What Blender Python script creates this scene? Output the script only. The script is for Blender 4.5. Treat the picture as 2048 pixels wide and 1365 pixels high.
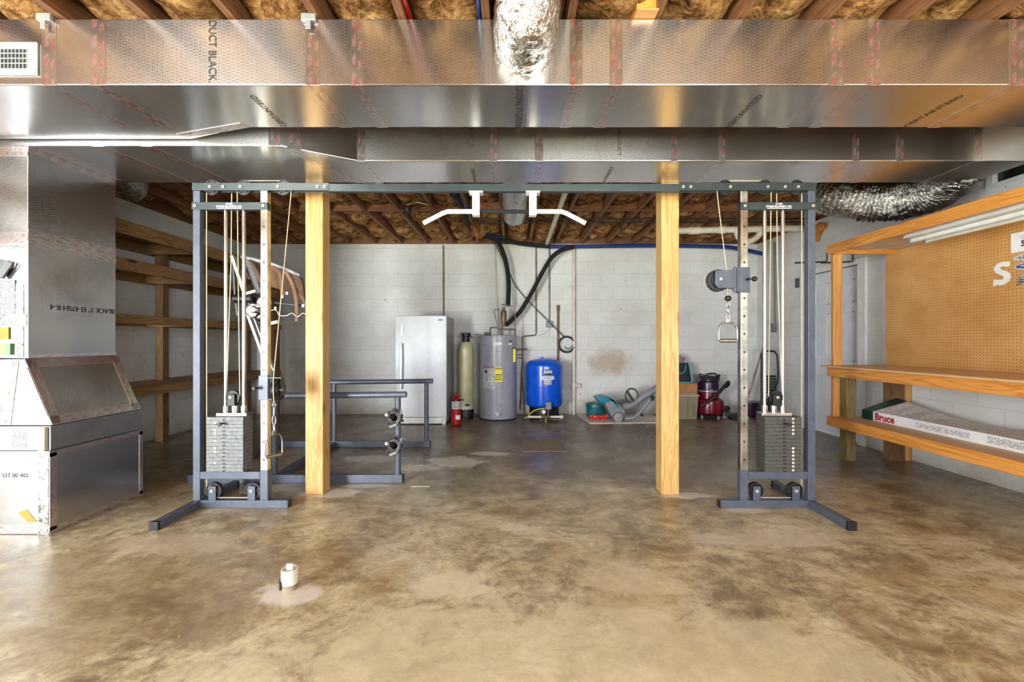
import bpy, bmesh, math, random
from mathutils import Vector, Matrix, noise
# ------------------------------------------------------------------ scene, camera, light
for o in list(bpy.data.objects):
    bpy.data.objects.remove(o)
SC = bpy.context.scene
COL = SC.collection
PI = math.pi
random.seed(7)
XLW = -4.26                   # inner face of the left wall
F, H = 867.0, 1.17            # focal length in px of the 2048 px frame, camera height in m


def c(r, g, b):
    def f(v):
        v /= 255.0
        return v / 12.92 if v <= .04045 else ((v + .055) / 1.055) ** 2.4
    return (f(r), f(g), f(b), 1.0)


cd = bpy.data.cameras.new('camera')
cd.sensor_width = 36.0
cd.lens = F / 2048 * 36
cd.clip_start = .05
cam = bpy.data.objects.new('camera', cd)
COL.objects.link(cam)
cam.location = (0, 0, H)
cam.rotation_euler = (PI / 2, 0, 0)
SC.camera = cam

wd = bpy.data.worlds.new('sky')
SC.world = wd
wd.use_nodes = True
wd.node_tree.nodes['Background'].inputs[0].default_value = (.75, .87, 1, 1)
wd.node_tree.nodes['Background'].inputs[1].default_value = 2.0


def area(name, loc, rot, sx, sy, power, col, spread=PI):
    l = bpy.data.lights.new(name, 'AREA')
    l.shape = 'RECTANGLE'
    l.size, l.size_y = sx, sy
    l.energy = power
    l.color = col
    l.spread = spread
    o = bpy.data.objects.new(name, l)
    COL.objects.link(o)
    o.location = loc
    o.rotation_euler = rot
    return o


# daylight through the openings in the wall behind the camera
area('daylight_door', (-3.6, -2.15, 1.15), (PI / 2, 0, 0), 1.0, 2.0, 380, (.86, .93, 1))
area('daylight_window', (1.4, -2.15, 1.45), (PI / 2, 0, 0), 2.8, 1.5, 165, (.86, .93, 1))
area('daylight_side_door', (XLW - .05, 1.05, 1.05), (0, -PI / 2, 0), 2.0, 1.1, 45, (.86, .93, 1))
area('lawn_bounce', (-1.2, -4.2, .02), (PI - .35, 0, 0), 8.0, 2.6, 3200, (.9, .92, .56))

SC.view_settings.view_transform = 'Standard'
SC.view_settings.look = 'None'
SC.view_settings.gamma = 1
SC.view_settings.use_curve_mapping = False
SC.view_settings.exposure = 0.3
SC.cycles.use_denoising = True
SC.cycles.max_bounces = 8
SC.cycles.diffuse_bounces = 5
SC.cycles.glossy_bounces = 5
SC.cycles.caustics_reflective = False
SC.cycles.caustics_refractive = False
SC.cycles.sample_clamp_indirect = 6


# ------------------------------------------------------------------ materials
class NT:
    def __init__(s, name):
        s.m = bpy.data.materials.new(name)
        s.m.use_nodes = True
        s.t = s.m.node_tree
        s.b = s.t.nodes['Principled BSDF']
        s._o = None

    def n(s, ty, **kw):
        nd = s.t.nodes.new(ty)
        for k, v in kw.items():
            setattr(nd, k, v)
        return nd

    def put(s, sock, v):
        if isinstance(v, bpy.types.NodeSocket):
            s.t.links.new(v, sock)
        else:
            if hasattr(sock.default_value, '__len__') and isinstance(v, (int, float)):
                v = (v,) * len(sock.default_value)
            sock.default_value = v

    def obj(s):
        if s._o is None:
            s._o = s.n('ShaderNodeTexCoord').outputs['Object']
        return s._o

    def math(s, op, a, b=None, cc=None):
        nd = s.n('ShaderNodeMath', operation=op)
        s.put(nd.inputs[0], a)
        if b is not None:
            s.put(nd.inputs[1], b)
        if cc is not None:
            s.put(nd.inputs[2], cc)
        return nd.outputs[0]

    def map(s, scale=(1, 1, 1), loc=(0, 0, 0), vec=None, rot=(0, 0, 0)):
        nd = s.n('ShaderNodeMapping')
        s.put(nd.inputs['Vector'], vec if vec is not None else s.obj())
        nd.inputs['Scale'].default_value = scale
        nd.inputs['Location'].default_value = loc
        nd.inputs['Rotation'].default_value = rot
        return nd.outputs[0]

    def noise(s, scale=5, detail=4, rough=.55, vec=None, dist=0):
        nd = s.n('ShaderNodeTexNoise')
        s.put(nd.inputs['Vector'], vec if vec is not None else s.obj())
        nd.inputs['Scale'].default_value = scale
        nd.inputs['Detail'].default_value = detail
        nd.inputs['Roughness'].default_value = rough
        nd.inputs['Distortion'].default_value = dist
        return nd.outputs['Fac']

    def ramp(s, fac, stops, interp='LINEAR'):
        nd = s.n('ShaderNodeValToRGB')
        nd.color_ramp.interpolation = interp
        e = nd.color_ramp.elements
        while len(e) < len(stops):
            e.new(.5)
        for i, (p, col) in enumerate(stops):
            e[i].position = p
            e[i].color = col if hasattr(col, '__len__') else (col, col, col, 1)
        s.put(nd.inputs[0], fac)
        return nd.outputs[0]

    def mix(s, fac, a, b, blend='MIX'):
        nd = s.n('ShaderNodeMix', data_type='RGBA', blend_type=blend)
        s.put(nd.inputs[0], fac)
        s.put(nd.inputs[6], a)
        s.put(nd.inputs[7], b)
        return nd.outputs[2]

    def bump(s, h, strength=.3, dist=.01, prev=None):
        nd = s.n('ShaderNodeBump')
        nd.inputs['Strength'].default_value = strength
        nd.inputs['Distance'].default_value = dist
        s.put(nd.inputs['Height'], h)
        if prev is not None:
            s.put(nd.inputs['Normal'], prev)
        return nd.outputs[0]

    def xyz(s, vec=None):
        nd = s.n('ShaderNodeSeparateXYZ')
        s.put(nd.inputs[0], vec if vec is not None else s.obj())
        return nd.outputs

    def comb(s, x, y, z=0.0):
        nd = s.n('ShaderNodeCombineXYZ')
        s.put(nd.inputs[0], x)
        s.put(nd.inputs[1], y)
        s.put(nd.inputs[2], z)
        return nd.outputs[0]

    def done(s, col=None, rough=None, metal=None, normal=None, **kw):
        if col is not None:
            s.put(s.b.inputs['Base Color'], col)
        if rough is not None:
            s.put(s.b.inputs['Roughness'], rough)
        if metal is not None:
            s.put(s.b.inputs['Metallic'], metal)
        if normal is not None:
            s.put(s.b.inputs['Normal'], normal)
        for k, v in kw.items():
            s.put(s.b.inputs[k.replace('_', ' ')], v)
        return s.m


def pm(name, c1, c2=None, rough=.5, metal=0.0, scale=9, bump=0.0, bscale=80, **kw):
    t = NT(name)
    if c2 is None:
        c2 = tuple(v * .82 for v in c1[:3]) + (1,)
    col = t.mix(t.ramp(t.noise(scale), [(.35, 0.0), (.65, 1.0)]), c1, c2)
    nrm = t.bump(t.noise(bscale, 3), bump, .004) if bump else None
    return t.done(col, rough, metal, nrm, **kw)


def wood(name, light, dark, axis, rough=.55, ring=22, knots=True, contrast=1.0):
    t = NT(name)
    sc = [1.0, 1.0, 1.0]
    sc[axis] = .06
    v = t.map(tuple(sc))
    a = t.noise(9, 3, .5, v, .6)
    bands = t.math('FRACT', t.math('MULTIPLY', a, ring * .55))
    bands = t.math('ABSOLUTE', t.math('SUBTRACT', bands, .5))
    col = t.mix(t.ramp(bands, [(.0, .85 * contrast), (.22, .1), (.5, 0.0)]), light, dark)
    fine = t.noise(120, 2, .5, v)
    col = t.mix(t.ramp(fine, [(.4, 0.0), (.7, .35)]), col, dark)
    sc2 = [5.0, 5.0, 5.0]
    sc2[axis] = 1.7
    if knots:
        vo = t.n('ShaderNodeTexVoronoi')
        t.put(vo.inputs['Vector'], t.map(tuple(sc2)))
        vo.inputs['Scale'].default_value = 1.0
        col = t.mix(t.ramp(vo.outputs['Distance'], [(.06, .95), (.13, 0.0)]), col, tuple(v * .18 for v in dark[:3]) + (1,))
    big = t.noise(1.3, 2)
    col = t.mix(t.ramp(big, [(.35, 0.0), (.7, .4)]), col, dark)
    return t.done(col, rough, 0, t.bump(bands, .08, .003))


def block_wall(name, axis):
    t = NT(name)
    o = t.xyz()
    v = t.comb(o[0] if axis == 0 else o[1], o[2])
    v = t.map((1, 1, 1), (.2, .19, 0), v)
    br = t.n('ShaderNodeTexBrick')
    br.offset = .5
    t.put(br.inputs['Vector'], v)
    for k, x in (('Scale', 1.0), ('Mortar Size', .004), ('Mortar Smooth', .3), ('Bias', 0), ('Brick Width', .406), ('Row Height', .203)):
        br.inputs[k].default_value = x
    t.put(br.inputs['Color1'], c(226, 226, 224))
    t.put(br.inputs['Color2'], c(219, 219, 217))
    t.put(br.inputs['Mortar'], c(208, 207, 204))
    grime = t.ramp(t.noise(1.6, 6, .65), [(.42, 0.0), (.75, .4)])
    col = t.mix(grime, br.outputs['Color'], c(176, 168, 155))
    # splashed dirt near the floor
    zz = t.math('ADD', o[2], t.math('MULTIPLY', t.noise(6, 5, .7), .35))
    low = t.ramp(zz, [(.18, .75), (.42, 0.0)])
    col = t.mix(low, col, c(158, 147, 128))
    # specks where paint has come off
    sp = t.ramp(t.noise(14, 2, .4), [(.73, 0.0), (.76, .7)])
    col = t.mix(sp, col, c(150, 140, 125))
    if axis == 0:   # brown scuffed patch
        dx = t.math('DIVIDE', t.math('SUBTRACT', o[0], 1.53), .42)
        dz = t.math('DIVIDE', t.math('SUBTRACT', o[2], .82), .27)
        d = t.math('SQRT', t.math('ADD', t.math('MULTIPLY', dx, dx), t.math('MULTIPLY', dz, dz)))
        d = t.math('ADD', d, t.math('MULTIPLY', t.math('SUBTRACT', t.noise(7, 6, .75), .5), 1.6))
        col = t.mix(t.ramp(d, [(.45, .62), (1.0, 0.0)]), col, c(168, 140, 104))
        dx = t.math('DIVIDE', t.math('ADD', o[0], 3.1), .6)
        dz = t.math('DIVIDE', t.math('SUBTRACT', o[2], .8), .3)
        d = t.math('SQRT', t.math('ADD', t.math('MULTIPLY', dx, dx), t.math('MULTIPLY', dz, dz)))
        d = t.math('ADD', d, t.math('MULTIPLY', t.math('SUBTRACT', t.noise(7, 6, .75), .5), 1.6))
        col = t.mix(t.ramp(d, [(.45, .3), (1.0, 0.0)]), col, c(150, 130, 104))
    h = t.math('SUBTRACT', t.math('MULTIPLY', t.noise(90, 3), .25), t.math('MULTIPLY', br.outputs['Fac'], 1.0))
    return t.done(col, .6, 0, t.bump(h, .5, .006))


def concrete():
    t = NT('concrete_floor')
    o = t.xyz()
    flat = t.comb(o[0], o[1])
    warp = t.map((1, 1, 1), (0, 0, 0), flat, (0, 0, .5))
    a = t.noise(.8, 9, .68, flat, .7)
    b = t.noise(2.6, 10, .74, warp, 1.0)
    e = t.noise(9, 9, .75, t.map((1, 1.5, 1), (3, 1, 0), flat, (0, 0, -.4)), .6)
    f = t.noise(40, 6, .75, flat)
    mixv = t.math('ADD', t.math('ADD', t.math('MULTIPLY', a, .36), t.math('MULTIPLY', b, .36)), t.math('MULTIPLY', e, .28))
    col = t.ramp(mixv, [(.38, c(100, 86, 64)), (.455, c(148, 131, 100)), (.505, c(190, 174, 136)), (.56, c(214, 202, 168)), (.62, c(228, 220, 198))])
    # ochre bleeding through
    oc = t.ramp(t.noise(1.5, 8, .7, t.map((1, 1, 1), (7, 3, 0), flat), .9), [(.50, 0.0), (.62, .42)])
    col = t.mix(oc, col, c(166, 132, 74))
    gr = t.ramp(t.noise(1.9, 8, .72, t.map((1, 1, 1), (1, 9, 0), flat), .6), [(.54, 0.0), (.66, .6)])
    col = t.mix(gr, col, c(186, 172, 152))
    dk = t.ramp(t.noise(3.4, 10, .78, t.map((1, 1.6, 1), (5, 5, 0), flat), .8), [(.52, 0.0), (.64, .6)])
    col = t.mix(dk, col, c(94, 78, 56))
    col = t.mix(t.ramp(f, [(.34, .5), (.5, 0.0)]), col, c(108, 88, 60))
    # sealed far half of the slab, its dimmer light painted in darker and greyer
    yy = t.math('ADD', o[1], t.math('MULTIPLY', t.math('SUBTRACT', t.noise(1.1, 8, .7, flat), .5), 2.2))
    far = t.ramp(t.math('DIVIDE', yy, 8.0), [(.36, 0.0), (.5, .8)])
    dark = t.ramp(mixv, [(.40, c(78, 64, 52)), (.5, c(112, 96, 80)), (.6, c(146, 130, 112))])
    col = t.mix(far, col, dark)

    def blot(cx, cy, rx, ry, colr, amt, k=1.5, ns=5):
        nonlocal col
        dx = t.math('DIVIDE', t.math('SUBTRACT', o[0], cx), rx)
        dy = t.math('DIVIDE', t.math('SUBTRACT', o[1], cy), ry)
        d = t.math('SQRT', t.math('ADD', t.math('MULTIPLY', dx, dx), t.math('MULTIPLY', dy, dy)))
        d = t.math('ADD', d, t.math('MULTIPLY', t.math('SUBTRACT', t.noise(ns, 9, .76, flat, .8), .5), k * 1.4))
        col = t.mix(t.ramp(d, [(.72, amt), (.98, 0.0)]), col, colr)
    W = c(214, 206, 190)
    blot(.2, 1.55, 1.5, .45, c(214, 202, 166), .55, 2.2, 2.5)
    blot(-1.9, 2.0, 1.0, .55, c(130, 108, 76), .5, 2.2, 3)
    blot(-.55, 4.2, .3, .22, W, .85)
    blot(-.22, 4.5, .26, .09, W, .85)
    blot(-.85, 4.0, .26, .12, W, .85)
    blot(-1.4, 4.3, .36, .14, W, .8)
    blot(-1.42, 3.34, .26, .13, W, .85, 1.3)
    blot(-1.2, 3.50, .3, .06, W, .7)
    blot(1.33, 3.28, .26, .08, W, .8)
    blot(1.62, 3.0, .16, .06, W, .7)
    blot(-.28, 2.08, .2, .15, c(222, 206, 176), .75)
    blot(-1.04, 2.0, .17, .10, c(214, 202, 190), .85)
    blot(.62, 2.12, .3, .15, c(208, 190, 154), .6, 1.8)
    blot(.62, 2.36, .55, .06, c(160, 130, 78), .35, 2.6)
    blot(.52, 1.95, .3, .05, c(156, 126, 76), .3, 2.6)
    blot(1.5, 2.55, .6, .10, c(206, 190, 166), .6)
    blot(-2.0, 2.5, .4, .14, c(196, 174, 146), .6, 2)
    blot(.0, 2.72, .14, .06, c(220, 206, 180), .7)
    blot(.33, 4.84, .21, .24, c(66, 58, 50), .6, .5)
    sp = t.ramp(t.noise(34, 3, .6, flat, .4), [(.735, 0.0), (.75, .85)])
    col = t.mix(sp, col, c(232, 226, 212))
    rough = t.ramp(t.noise(2.2, 8, .7, flat, .6), [(.35, .2), (.65, .44)])
    h = t.math('ADD', t.math('MULTIPLY', f, .5), e)
    return t.done(col, rough, 0, t.bump(h, .10, .012), Specular_IOR_Level=.5)


def foil(name='foil_facing', side=False, rough=.20, metal=1.0, ridge=.05, crumple=.03, tint=(.76, .73, .705, 1)):
    t = NT(name)
    o = t.xyz()
    if side:
        u, v = t.math('ADD', o[0], o[1]), o[2]
    else:
        u, v = o[0], t.math('ADD', o[1], o[2])
    # fibreglass scrim under the foil: a diamond net of threads
    net = None
    for ku, kv in ((78.0, 0.0), (22.0, 66.0), (-22.0, 66.0)):
        w = t.math('ADD', t.math('MULTIPLY', u, ku), t.math('MULTIPLY', v, kv))
        w = t.math('ABSOLUTE', t.math('SUBTRACT', t.math('FRACT', w), .5))
        w = t.ramp(w, [(.0, 1.0), (.14, 0.0)])
        net = w if net is None else t.math('MAXIMUM', net, w)
    fine = t.noise(1, 2, .5, t.map((150, 190, 190) if side else (4, 190, 190)))
    h = t.math('ADD', t.math('MULTIPLY', fine, ridge), t.math('MULTIPLY', net, .13))
    n1 = t.bump(h, .5, .0011)
    n2 = t.bump(t.noise(5, 4, .6), crumple, .02, n1)
    patch = t.ramp(t.noise(1.3, 5, .65), [(.3, .35), (.7, 1.0)])
    col = t.mix(t.ramp(t.noise(2, 3), [(.3, 0.0), (.7, 1.0)]), tint, tuple(v * .84 for v in tint[:3]) + (1,))
    m = t.math('MULTIPLY', net, patch)
    col = t.mix(t.math('MULTIPLY', m, .3 if side else .5), col, (.9, .89, .87, 1))  # glints of the threads painted in as a lighter foil colour
    met = t.math('SUBTRACT', metal, t.math('MULTIPLY', m, .04))
    rg = t.math('ADD', rough, t.math('MULTIPLY', m, .07))
    if not side:      # the facing is drawn along the duct, so reflections smear across it
        tg = t.n('ShaderNodeTangent', direction_type='RADIAL', axis='X')
        t.put(t.b.inputs['Tangent'], tg.outputs[0])
        t.put(t.b.inputs['Anisotropic'], .8)
    return t.done(col, rg, met, n2)


def crinkle_foil(name='crinkled_foil', sc=30, base=(.60, .59, .57, 1)):
    t = NT(name)
    a = t.noise(sc, 4, .6, None, 1.0)
    r = t.math('ABSOLUTE', t.math('SUBTRACT', a, .5))
    b = t.noise(sc * .3, 3)
    return t.done(base, .13, 1.0, t.bump(t.math('ADD', r, b), .75, .02))


def tape_mat():
    t = NT('foil_tape_with_red_print')
    uv = t.n('ShaderNodeTexCoord').outputs['UV']
    u, v, _ = t.xyz(uv)
    col_r = t.math('LESS_THAN', t.math('ABSOLUTE', t.math('SUBTRACT', u, .30)), .15)
    col_l = t.math('LESS_THAN', t.math('ABSOLUTE', t.math('SUBTRACT', u, .76)), .13)
    g1 = t.math('LESS_THAN', t.math('FRACT', t.math('ADD', t.math('MULTIPLY', v, 11.0), t.math('MULTIPLY', u, .5))), .6)
    g2 = t.math('LESS_THAN', t.math('FRACT', t.math('ADD', t.math('MULTIPLY', v, 11.0), t.math('ADD', .45, t.math('MULTIPLY', u, .5)))), .45)
    bars = t.math('LESS_THAN', t.math('FRACT', t.math('ADD', t.math('MULTIPLY', u, 13.0), t.math('MULTIPLY', v, 62.0))), .45)
    m = t.math('MULTIPLY', bars, t.math('MAXIMUM', t.math('MULTIPLY', col_r, g1), t.math('MULTIPLY', col_l, g2)))
    wear = t.ramp(t.noise(40, 4), [(.35, .3), (.6, 1.0)])
    m = t.math('MULTIPLY', m, wear)
    col = t.mix(m, (.72, .69, .665, 1), c(168, 38, 38))
    met = t.math('SUBTRACT', 1.0, t.math('MULTIPLY', m, .6))
    met = t.math('MULTIPLY', met, .97)
    return t.done(col, .24, met, t.bump(t.noise(30, 4, .6, None, .8), .14, .008))


def batt_mat():
    t = NT('old_fibreglass')
    a = t.noise(5.5, 7, .65, None, 1.2)
    b = t.noise(26, 6, .7, None, .6)
    col = t.ramp(t.math('ADD', t.math('MULTIPLY', a, .65), t.math('MULTIPLY', b, .35)),
                 [(.36, c(50, 32, 18)), (.44, c(120, 80, 46)), (.52, c(176, 128, 80)), (.63, c(220, 180, 128))])
    yel = t.ramp(t.noise(2.1, 5, .7, None, .8), [(.6, 0.0), (.68, .7)])
    col = t.mix(yel, col, c(232, 188, 108))
    h = t.math('ADD', a, t.math('MULTIPLY', b, .5))
    return t.done(col, .95, 0, t.bump(h, 1.0, .05), Specular_IOR_Level=.1)


def pegboard_mat():
    t = NT('perforated_hardboard')
    o = t.xyz()
    fy = t.math('SUBTRACT', t.math('FRACT', t.math('DIVIDE', o[1], .0254)), .5)
    fz = t.math('SUBTRACT', t.math('FRACT', t.math('DIVIDE', o[2], .0254)), .5)
    d = t.math('SQRT', t.math('ADD', t.math('MULTIPLY', fy, fy), t.math('MULTIPLY', fz, fz)))
    hole = t.math('LESS_THAN', d, .125)
    col = t.mix(t.ramp(t.noise(3, 6, .6), [(.35, 0.0), (.7, 1.0)]), c(216, 166, 100), c(192, 138, 74))
    col = t.mix(t.ramp(t.noise(160, 2), [(.4, 0.0), (.7, .3)]), col, c(140, 92, 44))
    sm = t.ramp(t.noise(1.4, 5, .7, None, 1), [(.6, 0.0), (.72, .35)])
    col = t.mix(sm, col, c(160, 140, 124))
    col = t.mix(hole, col, c(44, 26, 12))
    return t.done(col, .5, 0, t.bump(hole, -.5, .004))


def print_mat(name, paper, ink, axis_u, axis_v, lines=70.0, words=55.0):
    """paper with rows of print too small to read"""
    t = NT(name)
    o = t.xyz()
    v = t.math('MULTIPLY', o[axis_v], lines)
    row = t.math('LESS_THAN', t.math('FRACT', v), .55)
    vec = t.comb(t.math('MULTIPLY', o[axis_u], words), t.math('MULTIPLY', t.math('FLOOR', v), 7.3))
    w = t.math('GREATER_THAN', t.noise(2.2, 2, .5, vec), .44)
    return t.done(t.mix(t.math('MULTIPLY', row, w), paper, ink), .5, 0)


M = {}
M['wall_x'] = block_wall('painted_block_across', 0)
M['wall_y'] = block_wall('painted_block_along', 1)
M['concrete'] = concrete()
M['foil'] = foil()
M['foil_wrap'] = foil('foil_wrap_facing', True, .21, .985, .1, .09, (.58, .565, .56, 1))
M['flex'] = crinkle_foil()
M['flexdark'] = crinkle_foil('crinkled_foil_dull', 40, (.42, .40, .37, 1))
M['tape'] = tape_mat()
M['batt'] = batt_mat()
M['peg'] = pegboard_mat()
M['joist'] = wood('joist_wood', c(150, 100, 62), c(92, 56, 32), 1, .7, 18)
M['blocking'] = wood('blocking_wood', c(140, 92, 56), c(88, 54, 32), 0, .7, 18)
M['post'] = wood('post_pine', c(216, 182, 118), c(176, 124, 56), 2, .5, 26)
M['shelf_y'] = wood('shelf_plank_wood', c(166, 126, 74), c(104, 72, 36), 1, .6, 30)
M['shelf_x'] = wood('shelf_end_wood', c(160, 120, 70), c(104, 72, 36), 0, .6, 30)
M['shelf_z'] = wood('shelf_post_wood', c(140, 106, 64), c(84, 60, 32), 2, .65, 30)
M['bench_y'] = wood('varnished_pine_along', c(236, 168, 82), c(196, 116, 40), 1, .35, 22)
M['bench_x'] = wood('varnished_pine_across', c(226, 158, 78), c(184, 110, 40), 0, .35, 22)
M['bench_z'] = wood('pale_pine_upright', c(222, 168, 98), c(186, 122, 56), 2, .5, 22)
M['treated'] = wood('green_treated_post', c(150, 130, 82), c(92, 78, 44), 2, .6, 30, False)
M['treated_dark'] = wood('brown_treated_post', c(132, 98, 58), c(78, 52, 26), 2, .6, 30, False)
M['ply'] = wood('worn_plywood', c(224, 186, 136), c(192, 150, 102), 1, .6, 14, False, .5)
M['white_board'] = pm('whitewashed_board', c(222, 212, 204), c(200, 186, 176), .6)
M['subfloor'] = pm('subfloor_ply', c(110, 76, 46), c(70, 46, 28), .8)
M['steel'] = pm('slate_powder_coat', c(88, 94, 108), c(76, 82, 96), .38, .15, 14, .05, 300)
M['steel_dark'] = pm('dark_slate_powder_coat', c(56, 64, 66), c(48, 55, 58), .4, .2, 14, .05, 300)
M['chrome'] = pm('worn_chrome', (.64, .64, .65, 1), (.34, .33, .32, 1), .2, 1.0, 11)
M['rod'] = pm('polished_rod', (.66, .66, .67, 1), (.56, .56, .57, 1), .2, 1.0, 16)
M['bolt'] = pm('pale_bolt', c(206, 204, 190), c(180, 176, 160), .3, .5)
M['iron_dark'] = pm('dark_cast_metal', c(74, 70, 66), c(54, 50, 46), .45, .4, 40, .3, 220)
M['iron_brown'] = pm('darker_cast_weight', c(88, 86, 82), c(72, 70, 66), .5, .25, 40, .3, 220)  # right stack's plates, a darker grey than the left stack's
M['iron'] = pm('cast_weight', c(124, 126, 126), c(96, 98, 100), .55, .25, 40, .3, 220)
M['cable'] = pm('tan_coated_cable', c(206, 192, 160), c(180, 164, 130), .5)
M['black'] = pm('black_plastic', c(20, 20, 22), c(30, 30, 32), .45)
M['black_foam'] = pm('black_foam', c(18, 18, 20), c(30, 30, 32), .85, 0, 30, .3, 120)
M['white'] = pm('white_paint', c(236, 236, 234), c(222, 222, 220), .4)
M['door'] = pm('white_door_paint', c(226, 229, 236), c(214, 218, 226), .35)
M['pvc'] = pm('pvc', c(226, 220, 206), c(204, 196, 178), .4)
M['beige'] = pm('beige_plastic', c(216, 210, 192), c(198, 190, 170), .45)
M['freezer'] = pm('textured_white_enamel', c(226, 230, 236), c(218, 222, 230), .28, 0, 9, .35, 130)
M['freezer_side'] = pm('grey_white_enamel', c(176, 176, 180), c(164, 164, 168), .4)
M['silver'] = pm('silver_plastic', c(164, 166, 164), c(146, 148, 146), .35, .4)
M['heater'] = pm('grey_enamel', c(158, 158, 172), c(146, 146, 160), .3)
M['heater_line'] = pm('dark_grey_seam', c(96, 96, 108), None, .4)
M['blue'] = pm('blue_gloss_paint', c(6, 92, 226), c(4, 80, 206), .22)
M['resin'] = pm('tan_fibreglass_tank', c(206, 202, 160), c(188, 184, 140), .3)
M['yellow'] = pm('yellow_label', c(244, 232, 20), c(236, 222, 10), .5)
M['yellow_print'] = print_mat('yellow_label_print', c(244, 232, 20), c(60, 56, 10), 0, 2, 30, 60)
M['paper_print'] = print_mat('label_print', c(232, 232, 232), c(90, 90, 96), 0, 2, 45, 70)
M['carton_print'] = print_mat('carton_small_print', c(240, 238, 236), c(120, 120, 124), 1, 2, 95, 55)
M['carton_top_print'] = print_mat('carton_top_print', c(244, 238, 234), c(200, 196, 196), 1, 0, 42, 12)
M['plate_print'] = print_mat('plate_print', c(198, 200, 204), c(60, 60, 66), 2, 0, 110, 60)
M['paper'] = pm('paper', c(238, 238, 238), c(228, 228, 230), .5)
M['red'] = pm('red_enamel', c(180, 22, 22), c(156, 16, 18), .28)
M['redprint'] = pm('red_ink', c(190, 16, 48), None, .5)
M['orange_red'] = pm('bright_red_plastic', c(232, 44, 34), c(210, 32, 26), .35)
M['teal'] = pm('dark_teal_plastic', c(20, 104, 112), c(16, 90, 98), .4)
M['teal_bright'] = pm('bright_teal_plastic', c(0, 132, 164), c(0, 118, 148), .3)
M['grey'] = pm('grey_plastic', c(142, 146, 152), c(128, 132, 138), .4)
M['grey_dark'] = pm('dark_grey_plastic', c(74, 76, 80), c(62, 64, 68), .4)
M['tote'] = pm('khaki_plastic', c(142, 132, 108), c(130, 120, 98), .5)
M['tote_lid'] = pm('pale_tote_lid', c(170, 164, 146), c(156, 150, 134), .5)
M['card'] = pm('brown_cardboard', c(176, 124, 78), c(160, 110, 68), .75)
M['cloth'] = pm('lilac_grey_cloth', c(160, 150, 158), c(120, 112, 122), .9, 0, 60, .6, 60)
M['navy'] = pm('black_nylon', c(18, 26, 36), c(24, 34, 46), .6)
M['aqua'] = pm('aqua_trim', c(84, 176, 190), c(70, 160, 176), .5)
M['burgundy'] = pm('burgundy_plastic', c(112, 12, 38), c(96, 8, 30), .22)
M['purple'] = pm('dark_purple_plastic', c(58, 22, 60), c(48, 18, 50), .25)
M['clear'] = pm('smoked_plastic', c(46, 40, 56), c(60, 54, 70), .15)
M['mat'] = pm('cream_rug', c(236, 226, 212), c(216, 204, 190), .95, 0, 30, .5, 160)
M['green'] = pm('dark_green_plastic', c(18, 62, 54), c(14, 50, 44), .4)
M['leather'] = pm('tan_leather', c(134, 92, 60), c(108, 72, 44), .55)
M['cloth_brown'] = pm('brown_canvas', c(112, 84, 62), c(92, 68, 50), .85)
M['copper'] = pm('tarnished_copper', c(138, 114, 94), c(100, 84, 70), .5, .4)
M['brass'] = pm('dull_brass', c(142, 126, 104), c(106, 90, 72), .5, .4)
M['pipe_iron'] = pm('black_iron_pipe', c(46, 36, 32), c(64, 46, 38), .6, .3)
M['conduit'] = pm('grey_conduit', c(130, 132, 138), c(116, 118, 124), .45, .3)
M['pex_blue'] = pm('blue_pipe', c(24, 60, 140), c(16, 44, 110), .35)
M['pex_red'] = pm('red_pipe', c(170, 20, 30), None, .35)
M['pipe_rust'] = pm('rust_stained_pipe', c(96, 70, 44), c(140, 120, 90), .6)
M['ink'] = pm('dark_ink', c(56, 48, 44), None, .6)
M['white_ink'] = pm('white_ink', c(232, 232, 228), None, .5)
M['foam_orange'] = pm('expanding_foam', c(206, 140, 50), c(176, 110, 34), .8, 0, 20, .6, 40)
M['dirt'] = pm('dried_mud_ring', c(120, 104, 84), c(150, 134, 112), .9, 0, 30, .6, 60)
M['tape_grey'] = pm('grey_foil_band', (.36, .36, .38, 1), (.3, .3, .32, 1), .45, .9)
M['glassdark'] = pm('dusty_dark_pane', c(30, 36, 34), c(48, 56, 52), .2)
M['oval_blue'] = pm('blue_sticker', c(30, 84, 180), c(24, 70, 160), .4)
M['sticker_dark'] = print_mat('dark_sticker', c(52, 42, 48), c(190, 186, 186), 1, 2, 60, 60)
M['sticker_grey'] = print_mat('grey_sticker', c(120, 118, 122), c(230, 230, 232), 1, 2, 70, 50)
M['olive'] = pm('olive_paper', c(150, 132, 52), c(134, 116, 44), .6)
M['greenlabel'] = pm('green_label', c(92, 140, 104), c(140, 150, 90), .5)
M['tube'] = pm('fluorescent_glass', c(232, 234, 232), None, .25)


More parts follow.
